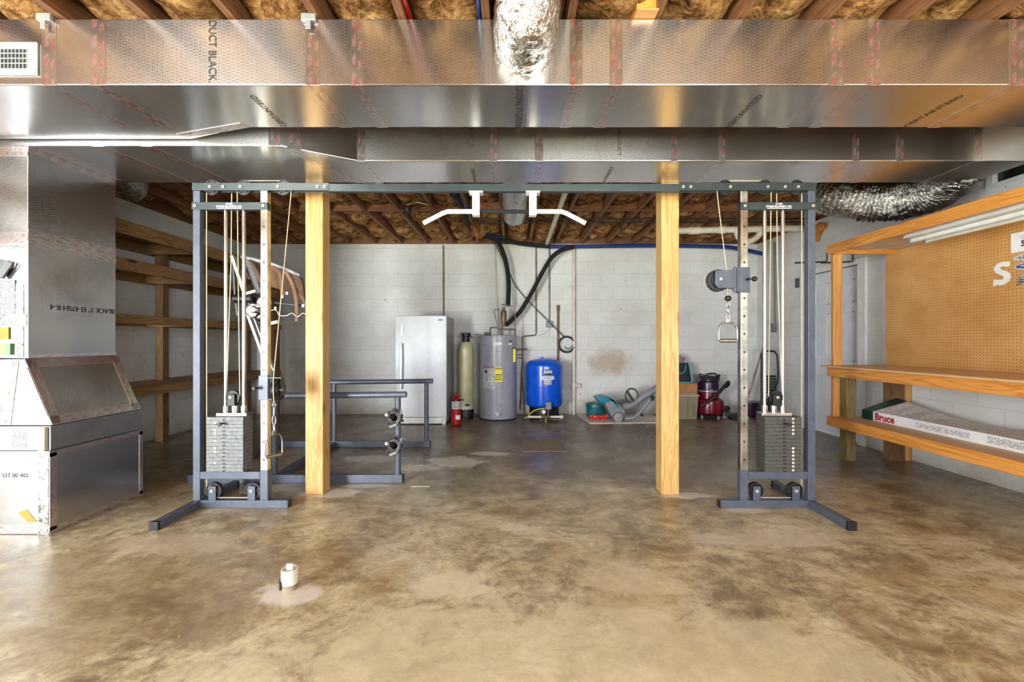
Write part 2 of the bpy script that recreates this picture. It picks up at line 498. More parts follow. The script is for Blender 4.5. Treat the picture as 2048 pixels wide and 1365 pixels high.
# ------------------------------------------------------------------ mesh tools
class MB:
    def __init__(s):
        s.bm = bmesh.new()
        s.uv = s.bm.loops.layers.uv.new('UVMap')
        s.mi = 0

    def _fin(s, fs):
        for f in fs:
            f.material_index = s.mi

    def box(s, x0, x1, y0, y1, z0, z1, bev=0.0):
        x0, x1 = min(x0, x1), max(x0, x1)
        y0, y1 = min(y0, y1), max(y0, y1)
        z0, z1 = min(z0, z1), max(z0, z1)
        return s.obox(Vector(((x0 + x1) / 2, (y0 + y1) / 2, (z0 + z1) / 2)), Vector(((x1 - x0) / 2, 0, 0)),
                      Vector((0, (y1 - y0) / 2, 0)), Vector((0, 0, (z1 - z0) / 2)), bev)

    def obox(s, ctr, a, b, d, bev=0.0):
        ctr, a, b, d = map(Vector, (ctr, a, b, d))
        if a.cross(b).dot(d) < 0:
            a = -a
        v = [s.bm.verts.new(ctr + i * a + j * b + k * d) for k in (-1, 1) for j in (-1, 1) for i in (-1, 1)]
        q = [(0, 2, 3, 1), (4, 5, 7, 6), (0, 1, 5, 4), (2, 6, 7, 3), (0, 4, 6, 2), (1, 3, 7, 5)]
        fs = [s.bm.faces.new([v[i] for i in t]) for t in q]
        s._fin(fs)
        if bev:
            es = list({e for f in fs for e in f.edges})
            r = bmesh.ops.bevel(s.bm, geom=es, offset=bev, offset_type='OFFSET', segments=2, affect='EDGES', profile=.5)
            s._fin(r['faces'])
        return s

    def bar(s, p, q, w, h, up=(0, 0, 1), bev=0.0):
        p, q, up = Vector(p), Vector(q), Vector(up)
        d = q - p
        side = d.cross(up).normalized()
        u2 = side.cross(d).normalized()
        return s.obox((p + q) / 2, side * w / 2, d / 2, u2 * h / 2, bev)

    def rings(s, rings, cap=True, closed=False):
        vs = [[s.bm.verts.new(p) for p in r] for r in rings]
        n = len(vs[0])
        fs = []
        m = len(vs)
        for i in range(m if closed else m - 1):
            a, b = vs[i], vs[(i + 1) % m]
            for j in range(n):
                try:
                    fs.append(s.bm.faces.new((a[j], a[(j + 1) % n], b[(j + 1) % n], b[j])))
                except ValueError:
                    pass
        if cap and not closed:
            fs.append(s.bm.faces.new(list(reversed(vs[0]))))
            fs.append(s.bm.faces.new(vs[-1]))
        s._fin(fs)
        return s

    def tube(s, pts, r, seg=10, closed=False, cap=True, flat=None, up=None):
        pts = [Vector(p) for p in pts]
        n = len(pts)
        rr = r if hasattr(r, '__len__') else [r] * n
        out = []
        nrm = None
        for i, p in enumerate(pts):
            if closed:
                t = pts[(i + 1) % n] - pts[i - 1]
            else:
                t = pts[min(i + 1, n - 1)] - pts[max(i - 1, 0)]
            t.normalize()
            if nrm is None:
                ref = Vector(up) if up else (Vector((0, 0, 1)) if abs(t.z) < .9 else Vector((0, 1, 0)))
                nrm = t.cross(ref).normalized()
            nrm = (nrm - t * nrm.dot(t)).normalized()
            bi = t.cross(nrm)
            k = flat if flat else 1.0
            out.append([p + (nrm * math.cos(2 * PI * j / seg) + bi * k * math.sin(2 * PI * j / seg)) * rr[i] for j in range(seg)])
        return s.rings(out, cap, closed)

    def cyl(s, p, q, r, r2=None, seg=20):
        return s.tube([p, q], [r, r if r2 is None else r2], seg)

    def lathe(s, prof, ctr=(0, 0, 0), seg=32, axis='Z', cap=True, sy=1.0):
        ctr = Vector(ctr)
        out = []
        for r, z in prof:
            r = max(r, 1e-4)
            ring = []
            for j in range(seg):
                a = 2 * PI * j / seg
                x, y = r * math.cos(a), r * math.sin(a) * sy
                v = {'Z': Vector((x, y, z)), 'Y': Vector((x, z, -y)), 'X': Vector((z, x, y))}[axis]
                ring.append(ctr + v)
            out.append(ring)
        return s.rings(out, cap)

    def sph(s, ctr, r, seg=16, sx=1, sy=1, sz=1):
        n = seg // 2
        out = []
        for i in range(n + 1):
            a = -PI / 2 + PI * i / n
            rr, z = max(math.cos(a) * r, 1e-4), math.sin(a) * r
            out.append([Vector(ctr) + Vector((rr * math.cos(2 * PI * j / seg) * sx, rr * math.sin(2 * PI * j / seg) * sy, z * sz)) for j in range(seg)])
        return s.rings(out)

    def prism(s, poly, fn, d0, d1, bev=0.0):
        """poly: 2d points, fn(u, v, d) -> 3d"""
        a = [s.bm.verts.new(fn(u, v, d0)) for u, v in poly]
        b = [s.bm.verts.new(fn(u, v, d1)) for u, v in poly]
        n = len(poly)
        fs = [s.bm.faces.new(a), s.bm.faces.new(list(reversed(b)))]
        for i in range(n):
            fs.append(s.bm.faces.new((a[i], b[i], b[(i + 1) % n], a[(i + 1) % n])))
        bmesh.ops.recalc_face_normals(s.bm, faces=fs)
        s._fin(fs)
        if bev:
            es = list({e for f in fs for e in f.edges})
            r = bmesh.ops.bevel(s.bm, geom=es, offset=bev, offset_type='OFFSET', segments=2, affect='EDGES', profile=.5)
            s._fin(r['faces'])
        return s

    def strip(s, p, q, w, nrm, th=.0015):
        """a tape: thin slab from p to q, width vector w, lying on the surface with outward normal nrm; UV in metres along"""
        p, q, w, nrm = map(Vector, (p, q, w, nrm))
        n = nrm.normalized() * th
        L = (q - p).length
        co = [p - w / 2, p + w / 2, q + w / 2, q - w / 2]
        uv = [(0, 0), (1, 0), (1, L), (0, L)]
        lo = [s.bm.verts.new(x) for x in co]
        hi = [s.bm.verts.new(x + n) for x in co]
        fs = [s.bm.faces.new(hi), s.bm.faces.new(list(reversed(lo)))]
        for i in range(4):
            fs.append(s.bm.faces.new((lo[i], lo[(i + 1) % 4], hi[(i + 1) % 4], hi[i])))
        look = {v: uv[i] for vs in (lo, hi) for i, v in enumerate(vs)}
        for f in fs:
            for l in f.loops:
                l[s.uv].uv = look[l.vert]
        bmesh.ops.recalc_face_normals(s.bm, faces=fs)
        s._fin(fs)
        return s

    def build(s, name, mats, parent=None, smooth=35):
        me = bpy.data.meshes.new(name)
        s.bm.normal_update()
        s.bm.to_mesh(me)
        s.bm.free()
        for m in (mats if isinstance(mats, (list, tuple)) else [mats]):
            me.materials.append(M[m] if isinstance(m, str) else m)
        return link(name, me, parent, smooth)


def link(name, me, parent=None, smooth=35):
    if smooth:
        for p in me.polygons:
            p.use_smooth = True
        me.set_sharp_from_angle(angle=math.radians(smooth))
    o = bpy.data.objects.new(name, me)
    COL.objects.link(o)
    if 0 < smooth < 61:
        w = o.modifiers.new('weighted_normals', 'WEIGHTED_NORMAL')
        w.keep_sharp = True
        w.weight = 90
    if parent is not None:
        o.parent = parent
        o.location = -parent.location if parent.parent is None and parent.type == 'EMPTY' else (0, 0, 0)
    return o


def tag(o, label, cat, group=None, base=True):
    """describe a thing; a thing that is one mesh gets its origin at its base"""
    o['label'] = label
    o['category'] = cat
    if group:
        o['group'] = group
    if o.type == 'MESH' and base and not o.children:
        v = o.data.vertices
        xs, ys, zs = [p.co.x for p in v], [p.co.y for p in v], [p.co.z for p in v]
        b = Vector(((min(xs) + max(xs)) / 2, (min(ys) + max(ys)) / 2, min(zs)))
        o.data.transform(Matrix.Translation(-b))
        o.location = b
    return o


def thing(name, loc, label, cat, group=None):
    o = bpy.data.objects.new(name, None)
    o.empty_display_size = .1
    COL.objects.link(o)
    o.location = loc
    o['label'] = label
    o['category'] = cat
    if group:
        o['group'] = group
    return o


def struct(o):
    o['kind'] = 'structure'
    return o


def P(x, y, d):
    """the point seen at pixel (x, y) at depth d"""
    return Vector(((x - 1024) * d / F, d, H - (y - 682.5) * d / F))


def smoothpath(pts, k=8, closed=False):
    pts = [Vector(p) for p in pts]
    n = len(pts)
    out = []
    for i in range(n if closed else n - 1):
        g = (lambda j: pts[j % n]) if closed else (lambda j: pts[max(0, min(n - 1, j))])
        p0, p1, p2, p3 = g(i - 1), g(i), g(i + 1), g(i + 2)
        for j in range(k):
            t = j / k
            out.append(.5 * ((2 * p1) + (p2 - p0) * t + (2 * p0 - 5 * p1 + 4 * p2 - p3) * t * t + (3 * p1 - p0 - 3 * p2 + p3) * t ** 3))
    if not closed:
        out.append(pts[-1])
    return out


def arc(ctr, a, b, r, a0, a1, n=10):
    ctr, a, b = Vector(ctr), Vector(a), Vector(b)
    return [ctr + (a * math.cos(a0 + (a1 - a0) * i / n) + b * math.sin(a0 + (a1 - a0) * i / n)) * r for i in range(n + 1)]


def text(body, size, org, xd, yd, mat, parent=None, name='lettering', align='LEFT', off=.001, sx=1.0, bold=0.0):
    cu = bpy.data.curves.new('t', 'FONT')
    cu.body = body
    cu.size = size
    cu.align_x = align
    cu.offset = bold
    cu.resolution_u = 3
    o = bpy.data.objects.new('t', cu)
    COL.objects.link(o)
    dg = bpy.context.evaluated_depsgraph_get()
    me = bpy.data.meshes.new_from_object(o.evaluated_get(dg))
    bpy.data.objects.remove(o)
    bpy.data.curves.remove(cu)
    org, xd, yd = Vector(org), Vector(xd).normalized(), Vector(yd).normalized()
    nz = xd.cross(yd) * off
    for v in me.vertices:
        v.co = org + xd * v.co.x * sx + yd * v.co.y + nz
    me.materials.clear()
    me.materials.append(M[mat])
    me.name = name
    return link(name, me, parent, 0)


ORD = ['', 'first', 'second', 'third', 'fourth', 'fifth', 'sixth', 'seventh', 'eighth', 'ninth', 'tenth', 'eleventh']


# ------------------------------------------------------------------ the room
XL, XR, YB, YF = -4.26, 3.925, 6.94, -2.2
JX = [-.125 + .41 * k for k in range(-10, 11)]

b = MB()
b.box(XL - .1, XR + .1, YF - .1, YB + .1, -.12, 0)
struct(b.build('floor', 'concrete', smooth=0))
b = MB()
b.box(XL - .1, XR + .1, YF - .1, YB + .1, 2.966, 3.02)
struct(b.build('ceiling', 'subfloor', smooth=0))


def wall(name, axis, p0, p1, u0, u1, z1, holes, mat):
    us = sorted({u0, u1, *[h[0] for h in holes], *[h[1] for h in holes]})
    zs = sorted({0.0, z1, *[h[2] for h in holes], *[h[3] for h in holes]})
    m = MB()
    for i in range(len(us) - 1):
        for j in range(len(zs) - 1):
            cu, cz = (us[i] + us[i + 1]) / 2, (zs[j] + zs[j + 1]) / 2
            if any(h[0] < cu < h[1] and h[2] < cz < h[3] for h in holes):
                continue
            if axis == 'x':
                m.box(us[i], us[i + 1], p0, p1, zs[j], zs[j + 1])
            else:
                m.box(p0, p1, us[i], us[i + 1], zs[j], zs[j + 1])
    return struct(m.build(name, mat, smooth=0))


wall('wall_back', 'x', YB, YB + .1, XL - .1, XR + .1, 2.72, [], 'wall_x')
wall('wall_left', 'y', XL - .1, XL, YF, YB, 2.72, [(.5, 1.6, 0.05, 2.1)], 'wall_y')
DY0, DY1, DZ = 4.90, 5.76, 2.04
wall('wall_right', 'y', XR, XR + .1, YF, YB, 2.72, [(DY0, DY1, 0.0, DZ), (2.75, 3.58, 2.42, 2.66)], 'wall_y')
wall('wall_front', 'x', YF - .1, YF, XL - .1, XR + .1, 2.966, [(-4.1, -3.1, .0, 2.15), (0.0, 2.8, .7, 2.2)], 'wall_x')
# timber rim over the block walls
b = MB()
b.box(XL - .1, XR + .1, YB, YB + .1, 2.722, 2.964)
b.box(XL - .1, XL, YF, YB - .002, 2.722, 2.964)
b.box(XR, XR + .1, YF, YB - .002, 2.722, 2.964)
struct(b.build('trim_1', 'blocking', smooth=0))
# ledge of the plate on top of the back wall
b = MB()
b.box(XL, XR, YB - .012, YB - .001, 2.66, 2.72)
struct(b.build('trim_2', 'wall_x', smooth=0))

# door in the right wall
d1 = struct(thing('door_1', (XR, (DY0 + DY1) / 2, 0), 'white six panel door in the right wall behind the workbench end', 'door'))
b = MB()
X0 = XR + .03
b.box(X0, X0 + .045, DY0 + .004, DY1 - .004, .02, DZ - .004)
b.build('slab', 'door', d1, 0)
for (ya, yb) in ((DY0 + .1, DY0 + .38), (DY1 - .38, DY1 - .1)):
    for (za, zb) in ((1.62, 1.90), (.93, 1.52), (.2, .75)):
        b = MB()
        for (p, q, r_, s_) in ((ya, yb, za, za + .02), (ya, yb, zb - .02, zb), (ya, ya + .02, za, zb), (yb - .02, yb, za, zb)):
            b.box(X0 - .008, X0 - .0005, p, q, r_, s_, .003)
        b.box(X0 - .007, X0 - .0005, ya + .05, yb - .05, za + .05, zb - .05, .003)
        b.build('raised_panel', 'door', d1, 0)
b = MB()
b.box(XR - .025, XR + .03, DY0 - .11, DY0, 0, DZ + .06, .004)
b.box(XR - .025, XR + .03, DY1, DY1 + .11, 0, DZ + .06, .004)
b.box(XR - .025, XR + .03, DY0, DY1, DZ, DZ + .06, .004)
b.build('casing', 'white', d1, 0)
b = MB()
b.box(XR - .03, XR + .03, DY0, DY1, 0, .018)
b.build('threshold', 'silver', d1, 0)

# small high window in the right wall above the bench shelf
w1 = struct(thing('window_1', (XR, 3.165, 2.42), 'small dark foundation window high in the right wall', 'window'))
b = MB()
for a in ((2.75, 3.58, 2.42, 2.45), (2.75, 3.58, 2.63, 2.66), (2.75, 2.80, 2.45, 2.63), (3.53, 3.58, 2.45, 2.63)):
    b.box(XR - .015, XR + .05, *a)
b.build('frame', 'white', w1, 0)
b = MB()
b.box(XR + .03, XR + .035, 2.80, 3.53, 2.45, 2.63)
b.build('pane', 'glassdark', w1, 0)


# ------------------------------------------------------------------ joists, batts, blocking
def jname(k):
    if k == 0:
        return 'joist just left of the central flex duct'
    if k > 0:
        return f'{ORD[k]} joist right of the central flex duct' if k > 1 else 'joist just right of the central flex duct'
    return f'{ORD[-k + 1]} joist left of the central flex duct'


for k in range(-9, 10):
    x = -.125 + .41 * k
    b = MB()
    b.box(x - .019, x + .019, YF + .02, YB - .02, 2.73, 2.965)
    o = b.build('floor_joist', 'joist', None, 0)
    tag(o, 'brown ceiling ' + jname(k), 'joist', 'joists across the ceiling')

for k in range(-10, 10):
    xa = max(XL + .01, -.125 + .41 * k + .024)
    xb = min(XR - .01, -.125 + .41 * (k + 1) - .024)
    b = MB()
    nx, ny = 10, 190
    ya, yb = YF + .05, YB - .03
    top, bot = [], []
    for j in range(ny + 1):
        y = ya + (yb - ya) * j / ny
        rt, rb = [], []
        for i in range(nx + 1):
            x = xa + (xb - xa) * i / nx
            e = math.sin(PI * i / nx) ** .5
            n1 = noise.fractal(Vector((x * 2.2 + k * 3.1, y * 2.2, k * 1.4)), .8, 2.1, 5)
            n2 = noise.noise(Vector((x * 9 + k, y * 9, 3.3)))
            lob = abs(noise.noise(Vector((k * 5.1, y * 1.5, .5))))
            z = 2.845 - .055 * e - .075 * n1 * (.4 + .6 * e) - .022 * n2 * e - .06 * e * lob
            fluff = noise.noise(Vector((x * 4 + 9.1 * k, y * 3.1, 8.8)))
            if fluff > .33 and .15 < i / nx < .85:
                z -= .35 * (fluff - .33)
            if abs(y - 5.219) < .062:
                z = 2.958
            rb.append(b.bm.verts.new((x, y, max(z, 2.727))))
            if i in (0, nx):
                rt.append(b.bm.verts.new((x, y, 2.962)))
        top.append(rt)
        bot.append(rb)
    for j in range(ny):
        for i in range(nx):
            b.bm.faces.new((bot[j][i], bot[j + 1][i], bot[j + 1][i + 1], bot[j][i + 1]))
        b.bm.faces.new((bot[j][0], top[j][0], top[j + 1][0], bot[j + 1][0]))
        b.bm.faces.new((bot[j + 1][nx], top[j + 1][1], top[j][1], bot[j][nx]))
        b.bm.faces.new((top[j][0], top[j][1], top[j + 1][1], top[j + 1][0]))
    for j in (0, ny):
        loop = [top[j][0], *bot[j], top[j][1]]
        b.bm.faces.new(loop if j == 0 else list(reversed(loop)))
    o = b.build('insulation_batt', 'batt', None, 80)
    pos = ('between the ' + jname(k).replace(' of the central flex duct', '').replace('joist ', 'and next joist ') + ' of the central flex duct') \
        if k > 0 else ''
    if k == 0:
        lab = 'brown fibreglass batt in the ceiling bay the central flex duct enters'
    elif k > 0:
        lab = f'brown fibreglass batt in the {ORD[k]} ceiling bay right of the flex duct bay'
    else:
        lab = f'brown fibreglass batt in the {ORD[-k]} ceiling bay left of the flex duct bay'
    tag(o, lab, 'insulation', 'fibreglass batts between the joists')

for k in range(-9, 9):
    xa, xb = -.125 + .41 * k + .0205, -.125 + .41 * (k + 1) - .0205
    b = MB()
    b.box(xa, xb, 5.2, 5.238, 2.735, 2.964)
    o = b.build('joist_blocking', 'blocking', None, 0)
    if k == 0:
        lab = 'wooden blocking in the ceiling bay behind the central flex duct'
    elif k > 0:
        lab = f'wooden blocking in the {ORD[k]} ceiling bay right of the flex duct bay'
    else:
        lab = f'wooden blocking in the {ORD[-k]} ceiling bay left of the flex duct bay'
    tag(o, lab, 'wood block', 'blocking between the joists')


# ------------------------------------------------------------------ ducts
def front_strips(root, xs, w, yf, zb, zt, yb, mat='tape'):
    for x in xs:
        ww = w * random.uniform(.85, 1.12)
        th_ = random.uniform(.0012, .002)
        m = MB()
        m.strip((x, yf, zt - .004), (x, yf, zb), (ww, 0, 0), (0, -1, 0))
        m.strip((x, yf, zb), (x, yb, zb), (ww, 0, 0), (0, 0, -1))
        m.build('tape_strip', mat, root, 0)


D1Y, D1B, D1T = 2.085, 2.402, 2.722
duct1 = thing('supply_duct', (.0, 2.29, D1B), 'nearer foil faced rectangular duct hung across the whole ceiling', 'air duct')
b = MB()
poly = [(-4.2, D1Y), (3.48, D1Y), (3.48, 2.50), (-1.54, 2.50), (-1.95, 2.645), (-4.2, 2.645)]
b.prism(poly, lambda u, v, d: Vector((u, v, d)), D1B, D1T, .007)
b.build('duct_body', 'foil', duct1, 40)
m4 = lambda px: (px - 1024) * D1Y / F
front_strips(duct1, [m4(q) for q in (99, 196, 626, 713, 1152, 1232, 1673, 1748, 2034)], .072, D1Y, D1B, D1T, 2.5)
b = MB()
b.strip((-1.98, 2.60, D1B), (-1.52, 2.47, D1B), (.03, .05, 0), (0, 0, -1))
b.build('tape_strip', 'tape', duct1, 0)
text('DUCT BLACK.', .052, (m4(418), D1Y, 2.735 - .02), (0, 0, -1), (1, 0, 0), 'ink', duct1, off=.002, sx=.92)
text('GUARANTEED ULTRADUCT', .05, (m4(1047), 2.62, D1B), (0, -1, 0), (-1, 0, 0), 'ink', duct1, off=.002, sx=.86)
for px in (1540, 480, 1960):
    text('CERTAINTEED', .045, (m4(px) + .02, 2.49, D1B), (0, -1, 0), (-1, 0, 0), 'ink', duct1, off=.002, sx=1.1)
# register
rg = MB()
xa, xb, za, zb = -2.62, -2.275, 2.446, 2.602
rg.box(xa, xb, D1Y - .012, D1Y - .0005, za, za + .03, .003)
rg.box(xa, xb, D1Y - .012, D1Y - .0005, zb - .03, zb, .003)
rg.box(xa, xa + .04, D1Y - .012, D1Y - .0005, za + .03, zb - .03, .003)
rg.box(-2.318, xb, D1Y - .012, D1Y - .0005, za + .03, zb - .03, .003)
reg = rg.build('air_register', 'white', duct1, 0)
b = MB()
b.box(xa + .04, -2.318, D1Y - .003, D1Y - .0008, za + .03, zb - .03)
b.build('dark_throat', 'grey_dark', reg, 0)
b = MB()
n = 15
for i in range(n):
    x = xa + .045 + (-2.325 - xa - .045) * i / (n - 1)
    b.box(x - .002, x + .002, D1Y - .009, D1Y - .004, za + .03, zb - .03)
for i in range(1, 4):
    z = za + .03 + (zb - za - .06) * i / 4
    b.box(xa + .04, -2.318, D1Y - .011, D1Y - .009, z - .003, z + .003)
b.build('louver', 'silver', reg, 0)
b = MB()
b.box(-2.57, -2.552, D1Y - .02, D1Y - .0121, 2.49, 2.56, .003)
b.build('damper_lever', 'white', reg, 0)
# hanger straps
for px in (95, 620):
    b = MB()
    b.box(m4(px) - .035, m4(px) + .035, D1Y - .022, D1Y - .0015, 2.70, 2.735, .004)
    b.box(m4(px) - .012, m4(px) + .012, D1Y - .022, D1Y - .018, 2.66, 2.70)
    b.build('hanger_strap', 'silver', duct1, 0)

D2B = 2.37
duct2 = thing('return_duct', (.0, 3.08, D2B), 'farther foil faced duct above the cable machine, wider towards the left end', 'air duct')
b = MB()
poly = [(-4.2, 2.665), (-1.43, 2.665), (-1.03, 2.89), (3.48, 2.89), (3.48, 3.285), (-4.2, 3.285)]
b.prism(poly, lambda u, v, d: Vector((u, v, d)), D2B, 2.722, .007)
b.build('duct_body', 'foil', duct2, 40)
m5 = lambda px: (px - 1024) * 2.89 / F
front_strips(duct2, [m5(q) for q in (722, 987, 1078, 1348, 1444, 1712, 1800, 1957)], .05, 2.89, D2B, 2.72, 3.285)
b = MB()
b.strip((-1.46, 2.665, 2.72), (-1.46, 2.665, D2B), (.07, 0, 0), (0, -1, 0))
b.strip((-1.46, 2.665, D2B), (-1.15, 3.285, D2B), (.07, 0, 0), (0, 0, -1))
b.strip((-1.36, 2.704, 2.72), (-1.36, 2.704, D2B), (.07, .039, 0), (.49, -.87, 0))
b.build('tape_strip', 'tape', duct2, 0)
for px in (-2.55, -2.25):
    b = MB()
    b.strip((px, 2.67, D2B), (px + .1, 3.28, D2B), (.07, 0, 0), (0, 0, -1))
    b.build('tape_strip', 'tape', duct2, 0)
text('CERTAINTEED', .035, (m5(945) - .02, 2.89, 2.71), (0, 0, -1), (1, 0, 0), 'ink', duct2, off=.002, sx=1.1)
text('ULTRADUCT', .035, (m5(1235), 2.89, 2.63), (0, 0, -1), (1, 0, 0), 'ink', duct2, off=.002, sx=1.1)
text('CERTAINTEED', .035, (m5(945), 3.27, D2B), (0, -1, 0), (-1, 0, 0), 'ink', duct2, off=.002, sx=1.1)
text('ULTRADUCT', .035, (m5(1235), 3.27, D2B), (0, -1, 0), (-1, 0, 0), 'ink', duct2, off=.002, sx=1.4)


def flex(name, pts, r, label, mat='flex', jit=.06, seg=40, k=14, ring=.0):
    path = smoothpath(pts, k)
    m = MB()
    m.tube(path, [r * (1 + ring * math.sin(i * 2.1)) for i in range(len(path))], seg)
    for v in m.bm.verts:
        p = v.co
        n_ = noise.fractal(p * 11, .7, 2.0, 4) + .6 * abs(noise.noise(p * 26))
        near = min(path, key=lambda q: (q - p).length_squared)
        d = p - near
        if d.length > 1e-4:
            v.co += d.normalized() * r * jit * n_
    o = m.build(name, mat, None, 180)
    return tag(o, label, 'flexible duct')


flex('flex_duct', [(.06, 2.086, 2.585), (.06, 2.02, 2.583), (.065, 1.92, 2.60), (.07, 1.855, 2.68), (.07, 1.83, 2.80), (.07, 1.83, 2.96)], .142,
     'silver flexible duct elbow rising from the front of the nearer duct', jit=.07)
flex('flex_duct', [(.03, 3.29, 2.56), (.03, 3.6, 2.575), (.03, 4.3, 2.59), (.03, 5.0, 2.63), (.03, 5.12, 2.70)], .125,
     'silver flexible duct running back along the ceiling behind the pull-up bar', jit=.06)
flex('flex_duct', [(3.42, 3.288, 2.53), (3.48, 3.45, 2.46), (3.44, 3.66, 2.40), (3.27, 3.86, 2.41), (3.08, 4.05, 2.51), (3.0, 4.3, 2.66)], .17,
     'large dark crinkled flexible duct sagging above the workbench shelf', 'flexdark', jit=.09, k=26, ring=.035)
flex('flex_duct', [(-1.02, 3.29, 2.58), (-1.1, 3.5, 2.58), (-1.2, 3.7, 2.62), (-1.22, 3.85, 2.70)], .12,
     'short silver flexible duct behind the left wooden post', jit=.06)
flex('flex_duct', [(-3.1, 3.29, 2.53), (-3.2, 3.6, 2.50), (-3.4, 3.85, 2.54), (-3.5, 4.0, 2.66)], .12,
     'dark crinkled flexible duct behind the foil air handler column', 'flexdark', jit=.1)

# ------------------------------------------------------------------ air handler
ah = thing('air_handler', (-3.2, 2.95, 0), 'tall foil covered air handler standing on the floor at far left', 'air handler')
pz = lambda u, v, d: Vector((u, d, v))
b = MB()
b.prism([(-3.59, 1.062), (-2.97, 1.062), (-2.97, 2.365), (-3.59, 2.365)], pz, 2.66, 3.25, .006)
b.build('upper_plenum', 'foil_wrap', ah, 40)
b = MB()
b.prism([(-3.59, .655), (-2.80, .655), (-2.97, 1.06), (-3.59, 1.06)], pz, 2.635, 3.27, .006)
b.build('sloped_transition', 'foil_wrap', ah, 40)
b = MB()
b.box(-3.59, -2.795, 2.62, 3.28, .0, .503, .006)
b.build('base_plenum', 'foil_wrap', ah, 40)
b = MB()
b.box(-3.59, -2.80, 2.63, 3.275, .504, .652, .004)
mid = b.build('filter_section', 'tape_grey', ah, 0)
b = MB()
b.box(-3.58, -2.86, 2.622, 2.6298, .508, .648, .003)
b.build('filter_cover', 'white', mid, 0)
b = MB()
b.box(-2.858, -2.812, 2.605, 2.6298, .508, .648, .004)
for i in range(3):
    b.box(-2.853, -2.817, 2.6035, 2.6055, .535 + .035 * i, .537 + .035 * i)
b.build('cover_latch', 'beige', mid, 0)
b = MB()
b.box(-3.02, -2.93, 2.6195, 2.6217, .515, .64)
b.build('filter_sticker', 'plate_print', mid, 0)
b = MB()
b.tube(smoothpath([(-3.3, 2.618, .52), (-3.12, 2.617, .57), (-3.0, 2.617, .625), (-2.9, 2.617, .635)]), .0035, 6)
b.build('drain_tube', 'white', mid)


def ahtape(p, q, w, n):
    m = MB()
    m.strip(p, q, w, n, .0022)
    m.build('tape_strip', 'tape', ah, 0)


XU = -2.97
ahtape((XU, 2.66, 1.83), (XU, 3.25, 1.83), (0, 0, .06), (1, 0, 0))
ahtape((XU, 2.66, 1.775), (XU, 3.25, 1.775), (0, 0, .045), (1, 0, 0))
ahtape((XU, 2.66, 2.35), (XU, 3.25, 2.35), (0, 0, .035), (1, 0, 0))
ahtape((XU + .02, 2.66, D2B), (XU + .02, 3.25, D2B), (.05, 0, 0), (0, 0, -1))
ahtape((-3.585, 2.66, 1.80), (XU, 2.66, 1.80), (0, 0, .08), (0, -1, 0))
ahtape((-3.585, 2.66, 2.335), (XU, 2.66, 2.335), (0, 0, .06), (0, -1, 0))
ahtape((XU, 2.66, 1.075), (XU, 3.25, 1.075), (0, 0, .02), (1, 0, 0))
# sloped face
sn = Vector((.405, 0, .17)).normalized()
pt = lambda t, y: Vector((-2.97 + .17 * t, y, 1.06 - .405 * t))
ahtape(pt(.02, 2.67), pt(.98, 2.67), (0, .055, 0), sn)
ahtape(pt(.02, 3.235), pt(.98, 3.235), (0, .055, 0), sn)
ahtape(pt(.06, 2.64), pt(.06, 3.27), (pt(.13, 0) - pt(0, 0)), sn)
ahtape(pt(.93, 2.64), pt(.93, 3.27), (pt(.12, 0) - pt(0, 0)), sn)
XB = -2.795
ahtape((XB, 2.62, .485), (XB, 3.28, .485), (0, 0, .035), (1, 0, 0))
ahtape((XB, 2.62, .02), (XB, 3.28, .02), (0, 0, .04), (1, 0, 0))
ahtape((XB, 2.64, .02), (XB, 2.64, .49), (0, .04, 0), (1, 0, 0))
ahtape((XB, 3.265, .02), (XB, 3.265, .49), (0, .03, 0), (1, 0, 0))
ahtape((-3.585, 2.62, .03), (XB, 2.62, .03), (0, 0, .05), (0, -1, 0))
ahtape((-3.585, 2.62, .485), (XB, 2.62, .485), (0, 0, .035), (0, -1, 0))
b = MB()
b.strip((-2.83, 2.62, 0.0), (-2.83, 2.62, .49), (.06, 0, 0), (0, -1, 0), .003)
b.strip((-3.02, 2.6595, 1.07), (-3.02, 2.6595, 1.52), (.05, 0, 0), (0, -1, 0), .003)
b.strip((-3.14, 2.6595, 1.30), (-2.975, 2.6595, 1.30), (0, 0, .07), (0, -1, 0), .004)
b.strip((-3.07, 2.635, .66), (-3.02, 2.635, 1.05), (.05, 0, 0), (0, -1, 0), .004)
b.build('bare_tape', 'flex', ah, 0)
b = MB()
b.strip((-3.585, 2.66, 1.44), (-3.045, 2.66, 1.44), (0, 0, .21), (0, -1, 0), .006)
b.build('information_plate', 'plate_print', ah, 0)
# fan folded paper tag
b = MB()
cx, cz = -3.105, 1.555
for i in range(12):
    a = -.62 + 1.24 * i / 11
    b.obox((cx + math.sin(a) * .055, 2.64 - (i % 2) * .008, cz + math.cos(a) * .055), (math.cos(a) * .007, .004, -math.sin(a) * .007), (0, .004, 0),
           (math.sin(a) * .055, 0, math.cos(a) * .055))
b.build('folded_paper_fan', 'grey_dark', ah, 0)
b = MB()
b.box(-3.25, -3.08, 2.652, 2.6595, 1.18, 1.255)
b.build('olive_sticker', 'olive', ah, 0)
b = MB()
b.box(-3.25, -3.062, 2.645, 2.6595, 1.085, 1.155)
b.build('green_sticker', 'greenlabel', ah, 0)
b = MB()
b.prism([(-2.985, .135), (-2.93, .075), (-2.87, .075), (-2.93, .15)], pz, 2.6185, 2.6198)
b.build('paper_scrap', 'olive', ah, 0)
text('BLACK 1" EI 475H R-4', .048, (XU, 3.24, 1.405), (0, -1, 0), (0, 0, -1), 'ink', ah, off=.002, sx=1.0)
text('OT:00 402', .036, (-3.08, 2.62, .345), (1, 0, 0), (0, 0, 1), 'ink', ah, off=.002)

